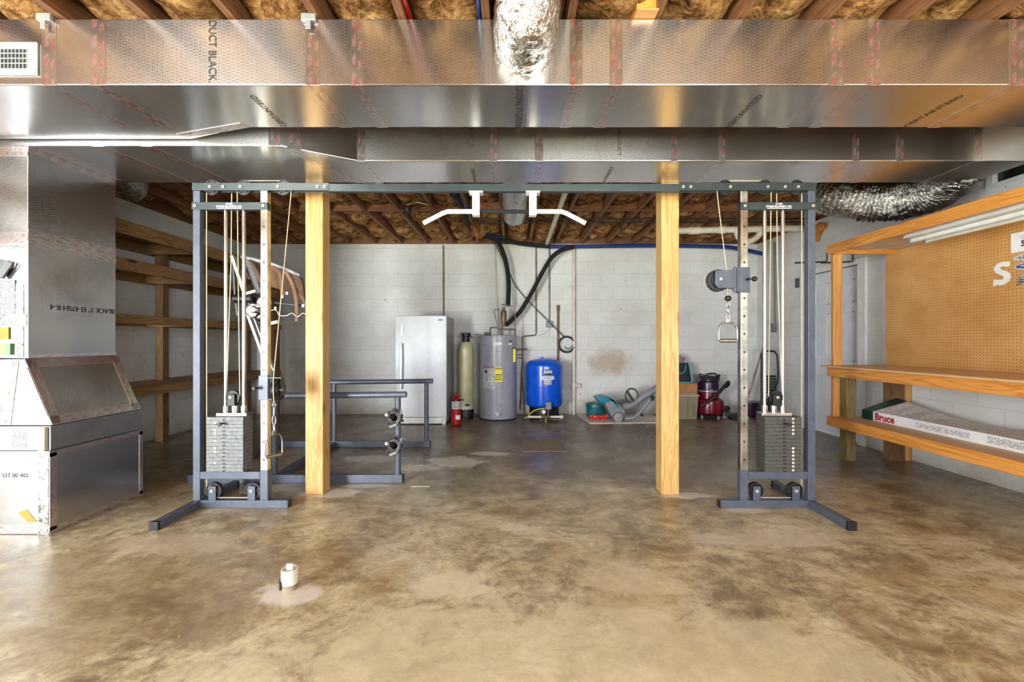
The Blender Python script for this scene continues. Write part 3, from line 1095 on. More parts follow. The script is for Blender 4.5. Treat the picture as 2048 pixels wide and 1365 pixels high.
# ------------------------------------------------------------------ posts
for (x, lab) in ((-1.507, 'yellow pine square post behind the left tower of the cable machine'),
                 (1.205, 'yellow pine square post left of the right weight stack')):
    b = MB()
    b.box(x - .067, x + .067, 3.30, 3.43, 0, 2.728, .004)
    tag(b.build('wooden_post', 'post', None, 0), lab, 'post')


# ------------------------------------------------------------------ cable crossover machine
GX = -.055
gym = thing('cable_crossover_machine', (GX, 3.05, 0), 'slate grey cable crossover machine with a weight stack tower at each end', 'exercise machine')
YA, YC = 3.03, 3.08           # front and back of the square tube
ZT0, ZT1 = 2.224, 2.277

b = MB()
b.box(GX - 1.232, GX + 1.232, YA + .004, YC - .004, 2.219, 2.272, .002)
b.build('crossover_beam', 'steel_dark', gym, 0)


def wheel(m, ctr, r, th, axis, spokes=0):
    """grooved pulley"""
    pr = [(r * .18, -th / 2), (r * .62, -th / 2), (r * .66, -th * .3), (r * .86, -th * .3), (r * .9, -th / 2), (r, -th / 2), (r * .9, -th * .12),
          (r * .9, th * .12), (r, th / 2), (r * .9, th / 2), (r * .86, th * .3), (r * .66, th * .3), (r * .62, th / 2), (r * .18, th / 2)]
    m.lathe(pr, ctr, 36, axis)
    if spokes:
        ctr = Vector(ctr)
        for i in range(spokes):
            a = 2 * PI * i / spokes
            d = Vector((math.cos(a), 0, math.sin(a)))
            m.bar(ctr + d * r * .2 + Vector((0, -th * .42, 0)), ctr + d * r * .86 + Vector((0, -th * .42, 0)), .006, .006, (0, 1, 0))


def bolt(parent, x, z, y, r=.0105):
    m = MB()
    m.lathe([(r, 0), (r, .005), (r * .9, .007), (r * .45, .0072), (r * .42, .012), (r * .3, .014)], (x, y, z), 14, 'Y')
    for v in m.bm.verts:
        v.co.y = 2 * y - v.co.y
    bmesh.ops.reverse_faces(m.bm, faces=m.bm.faces)
    m.build('bolt', 'bolt', parent, 30)


def tower(sx, discs, side):
    X = lambda u: GX + sx * u
    # top rails: front and back flats with the pulleys between them
    m = MB()
    m.box(X(1.225), X(2.183), YA, YA + .008, ZT0, ZT1, .001)
    m.box(X(1.225), X(2.183), YC - .008, YC, ZT0, ZT1, .001)
    m.box(X(2.13), X(2.18), YA + .008, YC - .008, ZT0, ZT1)
    m.build('top_rail', 'steel_dark', gym, 0)
    for u in (2.055, 1.963, 1.843, 1.581, 1.304, 1.252):
        bolt(gym, X(u), 2.249, YA)
    m = MB()
    m.box(X(2.128), X(2.178), YA + .002, YC - .002, .053, 2.223, .003)
    m.build('outer_upright', 'steel', gym, 0)
    # chrome upright with adjusting holes over a painted foot
    m = MB()
    m.box(X(1.655), X(1.705), YA + .002, YC - .002, .262, 2.223, .003)
    m.mi = 1
    for i in range(15):
        z = .34 + .1255 * i
        if z < 2.06:
            m.lathe([(.0075, -.0006), (.0075, .004)], (X(1.68), YA + .002, z), 14, 'Y')
    m.build('chrome_upright', ['chrome', 'black'], gym, 30)
    m = MB()
    m.box(X(1.653), X(1.708), YA + .001, YC + .001, .053, .262, .003)
    m.build('upright_foot', 'steel', gym, 0)
    m = MB()
    m.box(X(1.652), X(2.182), YA - .006, YC - .012, 2.088, 2.14, .002)
    cp = m.build('cross_plate', 'steel_dark', gym, 0)
    for u in (2.155, 1.68):
        bolt(gym, X(u), 2.114, YA - .006, .011)
    xc = X(1.918)
    for s_, z, t_ in ((.016, 2.126, "LITTLE'S"), (.019, 2.107, 'FITNESS EQUIPMENT, INC.')):
        text(t_, s_, (xc, YA - .0062, z - .004), (1, 0, 0), (0, 0, 1), 'white_ink', cp, align='CENTER', off=.0008, sx=.82, bold=.0006)
    m = MB()
    m.box(xc - .085, xc + .085, YA - .0075, YA - .0062, 2.094, 2.0975)
    m.build('printed_rule', 'white_ink', cp, 0)
    # base
    m = MB()
    m.box(X(1.515), X(2.127), YA, YC, .0, .053, .003)
    m.build('base_bar', 'steel', gym, 0)
    m = MB()
    m.box(X(1.510), X(1.5148), YA + .002, YC - .002, .002, .051)
    m.build('end_cap', 'black', gym, 0)
    m = MB()
    m.box(X(2.1272), X(2.179), 2.69, 3.45, .0, .0525, .003)
    fb = m.build('foot_bar', 'steel', gym, 0)
    m = MB()
    m.box(X(2.126), X(2.181), 2.668, 2.6895, -.0, .054, .002)
    m.box(X(2.126), X(2.181), 3.4505, 3.47, -.0, .054, .002)
    m.build('end_cap', 'black', fb, 0)
    m = MB()
    m.box(X(1.709), X(2.127), YA + .002, YC - .002, .203, .254, .003)
    m.build('lower_crossbar', 'steel', gym, 0)
    # guide rods
    for u in (1.963, 1.835):
        m = MB()
        m.cyl((X(u), 3.056, .255), (X(u), 3.056, 2.087), .0128, seg=18)
        m.build('guide_rod', 'rod', gym, 40)
    # weight stack
    z0 = .264
    for i in range(15):
        z = z0 + .0253 * (14 - i)
        m = MB()
        m.box(X(1.806), X(2.061), 3.0, 3.112, z, z + .0243, .0015)
        m.mi = 1
        m.box(X(1.930), X(1.949), 2.9985, 3.001, z + .0, z + .010)
        pl = m.build('weight_plate', ['iron' if side < 0 else 'iron_brown', 'black'], gym, 0)
        if i in discs:
            m = MB()
            m.lathe([(.0085, 0), (.0085, .0012)], (X(2.0), 2.9993, z + .0115), 18, 'Y')
            for v in m.bm.verts:
                v.co.y = 2 * 2.9993 - v.co.y
            bmesh.ops.reverse_faces(m.bm, faces=m.bm.faces)
            m.build('number_disc', 'beige', pl, 30)
    m = MB()
    zp = z0 + .0253 * 13.5
    m.lathe([(.005, .02), (.005, -.02), (.0125, -.022), (.0145, -.030), (.0125, -.038), (.004, -.040)], (X(1.94), 2.985, zp - .004), 18, 'Y')
    m.build('selector_pin', 'black', gym, 40)
    # lifting block over the stack
    zt = z0 + .0253 * 15
    m = MB()
    m.box(X(1.795), X(2.008), 3.02, 3.094, zt, zt + .024, .003)
    for u, r in ((1.963, .0195), (1.899, .0195), (1.835, .0195)):
        m.lathe([(r, zt + .024), (r, zt + .066), (r * .93, zt + .072)], (X(u), 3.056, 0), 22)
    m.build('lifting_block', 'chrome', gym, 30)
    m = MB()
    zq = .772
    m.box(X(1.883), X(1.937), 3.028, 3.036, zq - .057, zq + .026, .004)
    m.box(X(1.883), X(1.937), 3.076, 3.084, zq - .057, zq + .026, .004)
    m.box(X(1.883), X(1.937), 3.036, 3.076, zq - .057, zq - .044)
    m.cyl((X(1.899), 3.056, zt + .072), (X(1.899), 3.056, zq - .05), .009)
    bk = m.build('block_bracket', 'black', gym, 0)
    bolt(gym, X(1.91), zq + .004, 3.028, .010)
    m = MB()
    wheel(m, (X(1.91), 3.056, zq), .049, .022, 'Y')
    m.build('block_pulley', 'black', gym, 30)
    # top and bottom pulleys
    for u in (2.055, 1.83, 1.553):
        m = MB()
        wheel(m, (X(u), 3.055, 2.249), .054, .024, 'Y', 6)
        m.build('top_pulley', 'black', gym, 30)
    for u in (2.043, 1.768):
        m = MB()
        wheel(m, (X(u), 3.057, .118), .056, .026, 'Y', 7)
        m.build('bottom_pulley', 'black', gym, 30)
        m = MB()
        m.box(X(u - .026), X(u + .026), 3.031, 3.037, .0535, .152, .002)
        m.box(X(u - .026), X(u + .026), 3.073, 3.079, .0535, .152, .002)
        m.build('pulley_bracket', 'steel', gym, 0)
        bolt(gym, X(u), .12, 3.031, .012)
    # cables
    def cable(pts):
        m = MB()
        m.tube(pts, .0034, 8)
        m.build('cable', 'cable', gym, 60)
    yk = 3.055
    oc = arc((X(2.043), yk, .118), (sx, 0, 0), (0, 0, -1), .0525, 0, PI / 2, 8)
    ic = arc((X(1.768), yk, .118), (0, 0, -1), (-sx, 0, 0), .0525, 0, PI / 2, 8)
    top = arc((X(2.055), yk, 2.249), (-sx * .3, 0, 1), (sx, 0, -.0), .0505, 0, PI / 2, 8)
    cable([(X(1.968), yk, 2.262)] + [(X(2.04), yk, 2.300)] + [Vector((X(2.0955), yk, 2.268)), Vector((X(2.097), yk, 2.20))] + oc + ic + [Vector((X(1.7135), yk, .30)), Vector((X(1.7125), yk, .745 if side < 0 else 1.5))])
    cable([(X(1.92), yk, 2.21), (X(1.925), yk, 1.7), (X(1.957), yk, .78)] + arc((X(1.91), yk, .772), (sx, 0, 0), (0, 0, -1), .0455, 0, .2, 2))
    cable([(X(1.553), yk, 2.3005), (X(1.83), yk, 2.3005)] + arc((X(1.83), yk, 2.249), (0, 0, 1), (sx, 0, 0), .0515, 0, PI / 2, 6) + [Vector((X(1.863), yk, .776))])
    # carriage on the chrome upright
    if side < 0:
        zc = .843
        m = MB()
        m.box(X(1.645), X(1.713), YA - .010, YC + .012, zc - .087, zc + .087, .004)
        m.box(X(1.708), X(1.722), YA + .008, YA + .04, zc - .005, zc + .035, .002)
        cg = m.build('carriage', 'steel', gym, 0)
        m = MB()
        m.lathe([(.006, .03), (.006, -.012), (.012, -.014), (.015, -.03), (.012, -.038), (.003, -.04)], (X(1.712), 3.00, zc), 16, 'Y')
        m.build('knob', 'black', cg, 40)
        m = MB()
        m.lathe([(.009, -.1), (.009, .1)], (X(1.628), 3.035, zc), 12)
        m.box(X(1.548), X(1.645), 3.005, 3.05, zc + .068, zc + .074)
        m.box(X(1.548), X(1.645), 3.005, 3.05, zc - .08, zc - .074)
        for uu in (1.598, 1.545):
            m.box(X(uu), X(uu + .004), 3.0, 3.05, zc - .055, zc + .068, .001)
        m.build('swivel_bracket', 'steel_dark', cg, 30)
        m = MB()
        wheel(m, (X(1.568), 3.005, zc - .012), .078, .03, 'X')
        m.build('swivel_pulley', 'black', cg, 30)
        m = MB()
        m.lathe([(.008, -.035), (.008, .035)], (X(1.568), 3.005, zc - .012), 14, 'X')
        m.build('bolt', 'bolt', cg, 30)
        cable([(X(1.5), yk, 2.235), (X(1.5035), yk, 2.19), (X(1.56), 2.932, zc + .06), (X(1.556), 2.929, zc - .06), (X(1.556), 2.935, .745)])
    else:
        zc = 1.598
        m = MB()
        m.box(X(1.652), X(1.713), YA - .012, YC + .012, zc - .088, zc + .088, .004)
        cg = m.build('carriage', 'steel', gym, 0)
        m = MB()
        m.lathe([(.007, .02), (.007, -.03)], (X(1.69), 3.005, zc), 14, 'Y')
        m.lathe([(.006, -.02), (.006, .014), (.013, .016), (.018, .026), (.018, .034), (.012, .044), (.002, .048)], (X(1.695), 2.985, zc), 18, 'X')
        m.build('knob', 'black', cg, 40)
        m = MB()
        m.lathe([(.017, -.075), (.017, .075)], (X(1.612), 3.03, zc - .002), 18)
        m.lathe([(.008, -.092), (.008, .092)], (X(1.612), 3.03, zc - .002), 12)
        m.box(X(1.62), X(1.66), 3.02, 3.05, zc - .085, zc + .085, .004)
        m.build('swivel_hinge', 'steel', cg, 30)
        for y in (2.985, 3.045):
            m = MB()
            q = [(1.455, .058), (1.60, .062), (1.60, -.062), (1.475, -.062), (1.452, -.035)]
            m.prism([(X(u), zc + v) for u, v in q], lambda u, v, d: Vector((u, d, v)), y, y + .006, .001)
            m.build('pulley_cheek', 'steel', cg, 0)
        m = MB()
        wheel(m, (X(1.487), 3.018, zc - .008), .077, .028, 'Y')
        m.build('swivel_pulley', 'black', cg, 30)
        bolt(cg, X(1.492), zc, 2.985, .011)
        cable([(X(1.5), yk, 2.235), (X(1.503), yk, 2.19), (X(1.5505), 3.02, zc + .06), (X(1.556), 3.018, zc - .01), (X(1.5545), 3.018, zc - .08), (X(1.559), 3.018, 1.485)])
        m = MB()
        m.sph((X(1.559), 3.018, 1.467), .0225, 20, 1, 1, .9)
        m.build('cable_stop_ball', 'black', gym, 60)


tower(-1, {1, 3, 4, 6, 8, 9, 12}, -1)
tower(1, {0, 1, 2, 3, 4, 8, 9, 10, 11, 12, 13, 14}, 1)

# pull-up bar under the beam
b = MB()
zb = 2.083
for xb in (-.2525, .1465):
    b.box(xb - .049, xb + .049, 3.02, 3.10, 2.208, 2.2185, .002)
    b.box(xb - .026, xb + .026, 3.025, 3.085, 2.05, 2.208, .004)
    b.build('pull_up_bracket', 'white', gym, 0)
    b = MB()
b.cyl((-.226, 3.055, zb), (.1205, 3.055, zb), .0135, seg=16)
b.build('centre_grip', 'black_foam', gym, 40)
for s in (-1, 1):
    b = MB()
    xb = GX + .002
    pts = [(xb + s * .2255, 3.055, zb), (xb + s * .40, 3.055, zb), (xb + s * .435, 3.055, zb - .012), (xb + s * .572, 3.055, zb - .083)]
    b.tube(pts, .0165, 16)
    b.build('angled_grip', 'white', gym, 40)


# stirrup handles that hang on the cables
def link_loop(m, ctr, w, h, rot, r=.0035):
    pts = []
    a = Vector((math.cos(rot), math.sin(rot), 0))
    for i in range(20):
        t = 2 * PI * i / 20
        pts.append(Vector(ctr) + a * (math.cos(t) * w) + Vector((0, 0, math.sin(t) * h)))
    m.tube(pts, r, 8, True)


def stirrup(x, y, ztop, chain, hw, hh, rot, label):
    t = thing('stirrup_handle', (x, y, ztop), label, 'exercise handle')
    z = ztop
    m = MB()
    for i, L in enumerate(chain):
        link_loop(m, (x, y, z - L / 2), .009 if i % 2 else .0105, L / 2, rot + i * 1.3)
        z -= L - .008
    m.build('snap_hook', 'chrome', t, 60)
    a = Vector((math.cos(rot), math.sin(rot), 0))
    z -= .0
    m = MB()
    o_ = Vector((x, y, z))
    m.obox(o_ + Vector((0, 0, -.012)), a * .014, Vector((-a.y, a.x, 0)) * .003, (0, 0, .016), .002)
    zz = lambda u, v: o_ + a * u + Vector((0, 0, -v))
    m.tube([zz(0, .022), zz(-hw * .62, .026), zz(-hw * .9, .05), zz(-hw, .08), zz(-hw, hh - .012), zz(-hw * .9, hh),
            zz(hw * .9, hh), zz(hw, hh - .012), zz(hw, .08), zz(hw * .9, .05), zz(hw * .62, .026)], .006, 10, True)
    m.build('handle_frame', 'chrome', t, 50)
    m = MB()
    m.cyl(zz(-hw * .86, hh), zz(hw * .86, hh), .013, seg=16)
    m.build('handle_grip', 'rod', t, 40)
    return t


stirrup(GX + 1.559, 3.018, 1.446, [.045, .055, .05], .068, .148, .08, 'chrome stirrup handle hanging from the high cable of the right tower')
stirrup(GX - 1.556, 2.935, .752, [.03, .075, .06, .06], .055, .165, .95, 'chrome stirrup handle hanging low beside the left weight stack')


# ------------------------------------------------------------------ shelving along the left wall
sh = thing('storage_shelving', (-3.92, 5.0, 0), 'long rough wooden storage shelving against the left wall', 'shelving')
SXF, SXB = -3.61, XL + .005
SY0, SY1 = 1.9, 6.78
for y in (2.3, 3.6, 5.1, 6.72):
    for x in (-4.16, SXF - .10):
        b = MB()
        b.box(x - .001, x + .088, y - .045, y + .045, 0, 2.36 if x < -4 else 2.30)
        b.build('post', 'shelf_z', sh, 0)
for (zb_, zt_) in ((.625, .715), (1.335, 1.42), (1.83, 1.945), (2.17, 2.30)):
    b = MB()
    b.box(SXB, SXF - .039, SY0, SY1, zt_ - .022, zt_, .001)
    b.build('shelf', 'shelf_y', sh, 0)
    b = MB()
    b.box(SXF - .038, SXF, SY0, SY1, zb_, zt_ + .001, .003)
    b.build('front_rail', 'shelf_y', sh, 0)
    b = MB()
    b.box(SXB, SXB + .038, SY0, SY1, zb_, zt_ - .0225)
    b.build('back_rail', 'shelf_y', sh, 0)
    for y in (3.54, 5.03, 6.66):
        b = MB()
        b.box(SXB + .039, SXF - .04, y - .03, y + .009, zb_, zt_ - .0225)
        b.build('cross_rail', 'shelf_x', sh, 0)

# ------------------------------------------------------------------ workbench on the right
wb = thing('workbench', (3.5, 3.0, 0), 'long varnished pine workbench with a lower shelf and an overhead shelf', 'workbench')
BX, BY0, BY1 = 3.15, .9, 4.34
b = MB()
b.box(BX - .03, XR - .002, BY0, BY1 + .04, .91, .928, .002)
b.build('worktop', 'ply', wb, 0)
b = MB()
b.box(BX, BX + .038, BY0, BY1, .82, .909, .004)
b.build('front_apron', 'bench_y', wb, 0)
b = MB()
b.box(BX + .039, XR - .002, BY1 - .038, BY1, .82, .909, .004)
b.build('end_apron', 'bench_x', wb, 0)
b = MB()
b.box(BX + .03, XR - .01, BY0, BY1 - .001, .40, .418, .002)
b.build('lower_shelf', 'ply', wb, 0)
b = MB()
b.box(BX, BX + .038, BY0, BY1, .328, .42, .004)
b.build('shelf_apron', 'bench_y', wb, 0)
b = MB()
b.box(BX + .039, XR - .01, BY1 - .038, BY1, .328, .399, .004)
b.build('shelf_end_rail', 'bench_x', wb, 0)
for y in (4.255, 2.2):
    b = MB()
    b.box(BX + .10, BX + .19, y - .045, y + .045, 0, .819, .004)
    b.build('front_leg', 'treated', wb, 0)
for y in (4.255, 2.2):
    b = MB()
    b.box(3.68, 3.815, y - .045, y + .045, 0, .819, .004)
    b.build('back_leg', 'treated_dark', wb, 0)
    b = MB()
    b.box(3.818, 3.90, y - .02, y + .02, 0, .819, .003)
    b.build('leg_brace', 'bench_z', wb, 0)
for y in (3.12,):
    b = MB()
    b.box(3.84, 3.92, y - .045, y + .045, .42, .819, .003)
    b.build('wall_cleat', 'bench_z', wb, 0)
b = MB()
b.box(BX + .039, BX + .13, 4.302, 4.339, .42, 2.034, .004)
b.build('upright', 'bench_z', wb, 0)
b = MB()
b.box(BX, BX + .038, BY0, BY1, 2.036, 2.126, .004)
b.build('shelf_beam', 'bench_y', wb, 0)
b = MB()
b.box(BX + .039, 3.80, BY0, BY1 - .04, 2.075, 2.093)
b.build('overhead_shelf', 'white_board', wb, 0)
b = MB()
b.box(BX + .039, 3.80, BY1 - .038, BY1, 2.036, 2.122, .004)
b.build('shelf_end_board', 'bench_x', wb, 0)
b = MB()
b.box(3.84, XR - .002, BY0, BY1 - .04, 2.0, 2.074)
b.build('shelf_cleat', 'bench_y', wb, 0)

b = MB()
b.box(3.80, 3.838, .9, 4.41, .929, 2.074)
pg = tag(b.build('pegboard', 'peg', None, 0), 'brown perforated hardboard panel on the wall behind the workbench', 'pegboard', base=False)
b = MB()
b.box(3.842, XR - .001, 4.36, 4.41, .93, 2.07)
tag(b.build('furring_strip', 'bench_z', None, 0), 'thin wooden strip holding the pegboard edge off the block wall', 'wood strip')

# hooks of bent black rod under the shelf end
for (y, x, lab) in ((4.6, 3.16, 'bent black iron hook left of the workbench upright'), (4.6, 3.42, 'bent black iron hook right of the workbench upright')):
    b = MB()
    b.tube([(x - .32, y - .25, 1.955), (x - .02, y - .25, 1.965), (x, y - .25, 1.975), (x, y - .25, 2.055), (x + .0, y - .262, 2.06)], .008, 8)
    tag(b.build('iron_hook', 'black', None, 60), lab, 'hook')

# fluorescent fitting
fl = thing('fluorescent_fixture', (3.35, 3.0, 2.03), 'white two tube fluorescent shop light under the overhead shelf', 'light fixture')
b = MB()
b.prism([(-.115, 0), (.115, 0), (.10, .032), (.05, .052), (-.05, .052), (-.10, .032)], lambda u, v, d: Vector((3.36 + u, d, 2.022 + v)), 2.3, 3.60, .002)
b.build('housing', 'white', fl, 0)
for u in (-.062, .062):
    b = MB()
    b.cyl((3.36 + u, 2.33, 1.998), (3.36 + u, 3.57, 1.998), .018, seg=16)
    b.build('fluorescent_tube', 'tube', fl, 40)
    for y in (2.318, 3.582):
        b = MB()
        b.box(3.36 + u - .014, 3.36 + u + .014, y - .012, y + .012, 1.978, 2.0215, .003)
        b.build('lamp_holder', 'silver', fl, 0)

# letters and stickers on the pegboard (facing -X)
PXF = 3.80


def onboard(m, poly, th=.002):
    m.prism(poly, lambda u, v, d: Vector((PXF - .0003 - d, u, v)), 0, th)
    return m


b = MB()
sp = [(.06, .075), (.058, .088), (.046, .086), (.03, .092), (.006, .092), (-.024, .082), (-.045, .06), (-.046, .032), (-.03, .008), (-.004, -.006), (.018, -.02),
      (.022, -.038), (.010, -.046), (-.02, -.044), (-.046, -.036), (-.052, -.06), (-.052, -.09), (-.04, -.09), (-.036, -.08), (-.005, -.088), (.03, -.084),
      (.058, -.064), (.068, -.034), (.062, -.006), (.04, .016), (.01, .030), (-.004, .042), (.002, .054), (.02, .056), (.034, .05), (.06, .05)]
onboard(b, [(3.37 - u, 1.692 + v) for u, v in sp])
tag(b.build('letter_sign', 'white', None, 0), 'white serif letter S fixed to the brown pegboard', 'letter')
st = thing('paper_card', (PXF, 3.19, 1.845), 'white card printed with 50 pinned high on the pegboard', 'card')
b = MB()
onboard(b, [(3.30, 1.838), (3.30, 1.985), (2.95, 1.985), (2.95, 1.838)])
b.build('sheet', 'paper', st, 0)
text('50', .06, (PXF - .003, 3.235, 1.878), (0, -1, 0), (0, 0, 1), 'ink', st, off=.0006, bold=.002)
text('Cabela', .034, (PXF - .003, 3.235, 1.935), (0, -1, 0), (0, 0, 1), 'olive', st, off=.0006)


def oval(y, z, ry, rz, mat, lab, word=None):
    t = thing('oval_sticker', (PXF, y, z), lab, 'sticker')
    m = MB()
    onboard(m, [(y + ry * math.cos(2 * PI * i / 28), z + rz * math.sin(2 * PI * i / 28)) for i in range(28)], .0015)
    m.build('border', 'paper', t, 0)
    m = MB()
    m.prism([(y + (ry - .006) * math.cos(2 * PI * i / 28), z + (rz - .006) * math.sin(2 * PI * i / 28)) for i in range(28)],
            lambda u, v, d: Vector((PXF - .0021 - d, u, v)), 0, .0006)
    m.build('printed_face', mat, t, 0)
    if word:
        text(word, .026, (PXF - .0032, y + ry * .72, z - .008), (0, -1, 0), (0, 0, 1), 'white_ink', t, off=.0005)


oval(3.16, 1.795, .125, .028, 'sticker_grey', 'grey and black oval sticker just below the white card')
oval(3.15, 1.728, .125, .030, 'oval_blue', 'blue oval sticker on the pegboard beside the letter S', 'PRECA')
m = thing('arched_sticker', (PXF, 3.15, 1.61), 'dark arched sticker below the blue oval sticker', 'sticker')
b = MB()
onboard(b, [(3.262, 1.60), (3.245, 1.655), (3.20, 1.685), (3.10, 1.69), (3.05, 1.66), (3.05, 1.61), (3.2, 1.615), (3.262, 1.585)], .0015)
b.build('printed_face', 'sticker_dark', m, 0)
text('Cabe', .04, (PXF - .002, 3.235, 1.637), (0, -1, 0), (0, 0, 1), 'white_ink', m, off=.0006)

# flooring carton on the lower shelf
ct = thing('flooring_carton', (3.6, 3.2, .418), 'long white flooring carton with a green end lying on the lower shelf', 'carton')
b = MB()
Z0 = .4195
ys = [4.10, 4.0, 3.85, 3.65, 3.4, 3.0, 2.4, 1.9]
rings = []
for y in ys:
    lift = max(0, (y - 3.4)) ** 1.6 * .16
    xf = 3.415 - (4.1 - y) * .012
    rings.append([Vector((xf, y, Z0)), Vector((3.725, y, Z0)), Vector((3.735, y, Z0 + .085 + lift)), Vector((xf, y, Z0 + .085))])
b.rings(rings)
b.bm.normal_update()
b.bm.faces.ensure_lookup_table()
for f in b.bm.faces:
    cx_ = f.calc_center_median()
    if cx_.z > Z0 + .08:
        f.material_index = 1
b.build('carton_body', ['paper', 'carton_top_print'], ct, 0)
b = MB()
rings = []
for y in (4.222, 4.18, 4.101):
    lift = max(0, (y - 3.4)) ** 1.6 * .16
    sq = .97 if y > 4.2 else 1
    rings.append([Vector((3.408, y, Z0)), Vector((3.727, y, Z0)), Vector((3.738, y, Z0 + (.0865 + lift) * sq)), Vector((3.408, y, Z0 + .0865 * sq))])
b.rings(rings)
b.build('carton_end', 'green', ct, 0)
text('Bruce', .092, (3.4125, 4.075, Z0 + .012), (0, -1, 0), (0, 0, 1), 'redprint', ct, off=.003, bold=.003, sx=.95)
for (ya, yb, za, zb_) in ((3.66, 3.22, .024, .066), (3.10, 2.2, .018, .070)):
    b = MB()
    b.box(3.4005 - .008, 3.4012, ya, yb, Z0 + za, Z0 + zb_)
    b.bm.verts.ensure_lookup_table()
    for v in b.bm.verts:
        v.co.x = (3.415 - (4.1 - v.co.y) * .012) - (.0022 if v.co.x < 3.398 else -.0005)
    b.build('small_print', 'carton_print', ct, 0)
text('HARDWOOD', .055, (3.70, 4.20, Z0 + .17), (-1, 0, -.22), (0, 1, .0), 'white_ink', ct, off=.004)

# ------------------------------------------------------------------ grey pipe rack between machine and freezer
rk = thing('pipe_rack', (-1.75, 4.15, 0), 'grey tubular steel equipment rack behind the left wooden post', 'exercise rack')
for y in (3.59, 4.79):
    b = MB()
    b.box(-2.67, -.905, y - .03, y + .03, .0, .068, .004)
    b.build('floor_rail', 'steel', rk, 0)
    b = MB()
    b.cyl((-2.02, y, .713), (-.875, y, .727), .026, seg=20)
    b.build('top_pipe', 'steel', rk, 40)
    for (x, r) in ((-1.965, .024), (-.945, .024)):
        b = MB()
        b.cyl((x, y, .068), (x, y, .705), r, seg=18)
        b.build('upright', 'steel', rk, 40)
    b = MB()
    for x in (-1.02, -1.14, -1.27):
        b.lathe([(.0268, -.001), (.0268, .001)], (x, y, .713 + (x + 2.02) * .0122), 20, 'X')
    b.build('marker_ring', 'steel_dark', rk, 40)
b = MB()
b.box(-2.64, -2.58, 3.621, 4.759, .0, .06, .003)
b.build('joining_rail', 'steel', rk, 0)
b = MB()
b.box(-2.0, -1.94, 3.621, 4.759, .0, .06, .003)
b.build('joining_rail', 'steel', rk, 0)
b = MB()
b.box(-.904, -.898, 3.562, 3.618, .003, .066)
b.box(-.904, -.898, 4.762, 4.818, .003, .066)
b.build('end_cap', 'black', rk, 0)

for (z, lab) in ((.545, 'upper dark metal spring collar clamped to the near rack upright'), (.318, 'lower dark metal spring collar clamped to the near rack upright')):
    cl = thing('clamp_collar', (-.945, 3.56, z), lab, 'clamp')
    b = MB()
    b.lathe([(.03, .03), (.058, .025), (.062, 0), (.055, -.02), (.034, -.026), (.026, -.026), (.026, .03)], (-.955, 3.535, z), 26, 'Y')
    for i in range(9):
        a = 2 * PI * i / 9 + .3
        d = Vector((math.cos(a), 0, math.sin(a)))
        b.cyl(Vector((-.955, 3.535, z)) + d * .052, Vector((-.955, 3.535, z)) + d * random.uniform(.068, .08), .011, seg=8)
    b.build('collar_body', 'iron_dark' if 'iron_dark' in M else 'iron_dark', cl, 30)
    b = MB()
    b.cyl((-.965, 3.52, z + .01), (-.985, 3.44, z + .035), .02, seg=14)
    b.build('collar_socket', 'black', cl, 30)
    b = MB()
    b.cyl((-.9855, 3.4395, z + .0355), (-.992, 3.415, z + .043), .012, seg=12)
    b.build('plunger', 'beige', cl, 30)
    b = MB()
    b.bar((-.93, 3.50, z - .045), (-.90, 3.535, z + .06), .014, .014)
    b.bar((-.99, 3.50, z - .07), (-.94, 3.52, z - .052), .016, .016)
    b.build('clamp_lever', 'silver', cl, 0)

# ------------------------------------------------------------------ chrome frame with straps
cf = thing('chrome_exercise_frame', (-1.95, 3.72, .07), 'chrome tube exercise frame with leather straps behind the left chrome upright', 'exercise frame')
CD = 3.74
q = lambda x, y, d=CD: P(x, y, d)
b = MB()
b.bar(q(466, 512), q(493, 592), .03, .05, (0, 1, 0), .003)
b.build('upper_flat_bar', 'silver', cf, 0)
b = MB()
b.bar(q(487, 600), q(546, 760), .026, .05, (0, 1, 0), .003)
b.bar(q(496, 600), q(548, 742), .012, .03, (0, 1, 0), .002)
b.build('mast', 'silver', cf, 0)
b = MB()
e = q(546, 758)
b.tube([e, Vector((e.x + .01, CD, .60)), Vector((e.x + .012, CD, .0))], .024, 16)
b.build('mast_foot', 'steel', cf, 40)
b = MB()
b.lathe([(.03, -.07), (.055, -.06), (.06, -.02), (.07, 0), (.06, .03), (.045, .06), (.02, .07)], q(512, 622, CD - .08), 26, 'Y')
b.sph(q(526, 605, CD - .05), .065, 20)
b.sph(q(524, 632, CD - .05), .06, 20)
b.lathe([(.02, -.03), (.03, -.02), (.03, .02), (.02, .03)], q(510, 620, CD - .17), 18, 'Y')
b.build('hub', 'chrome', cf, 40)
b = MB()
b.cyl(q(470, 598, CD - .1), q(506, 598, CD - .1), .036, seg=20)
b.build('hub_sleeve', 'black', cf, 40)
b = MB()
b.bar(q(492, 588, CD - .12), q(512, 582, CD - .12), .022, .022, (0, 0, 1), .002)
b.bar(q(530, 650, CD - .12), q(556, 644, CD - .12), .022, .026, (0, 0, 1), .002)
b.build('stop_pin', 'white', cf, 0)
b = MB()
b.tube([q(550, 606), q(612, 613)], .012, 10)
b.build('dark_rod', 'grey_dark', cf, 40)
b = MB()
b.tube(smoothpath([q(540, 622, CD - .05), q(553, 621, CD - .05), q(560, 631, CD - .05), q(573, 632, CD - .05), q(585, 627, CD - .05), q(596, 634, CD - .05), q(606, 627, CD - .05), q(614, 630, CD - .05)]), .009, 10)
b.build('curved_lever', 'chrome', cf, 60)
b = MB()
tp = smoothpath([q(488, 519, CD + .10), q(520, 526, CD + .10), q(560, 537, CD + .10), q(604, 556, CD + .10)], 6)
rings = []
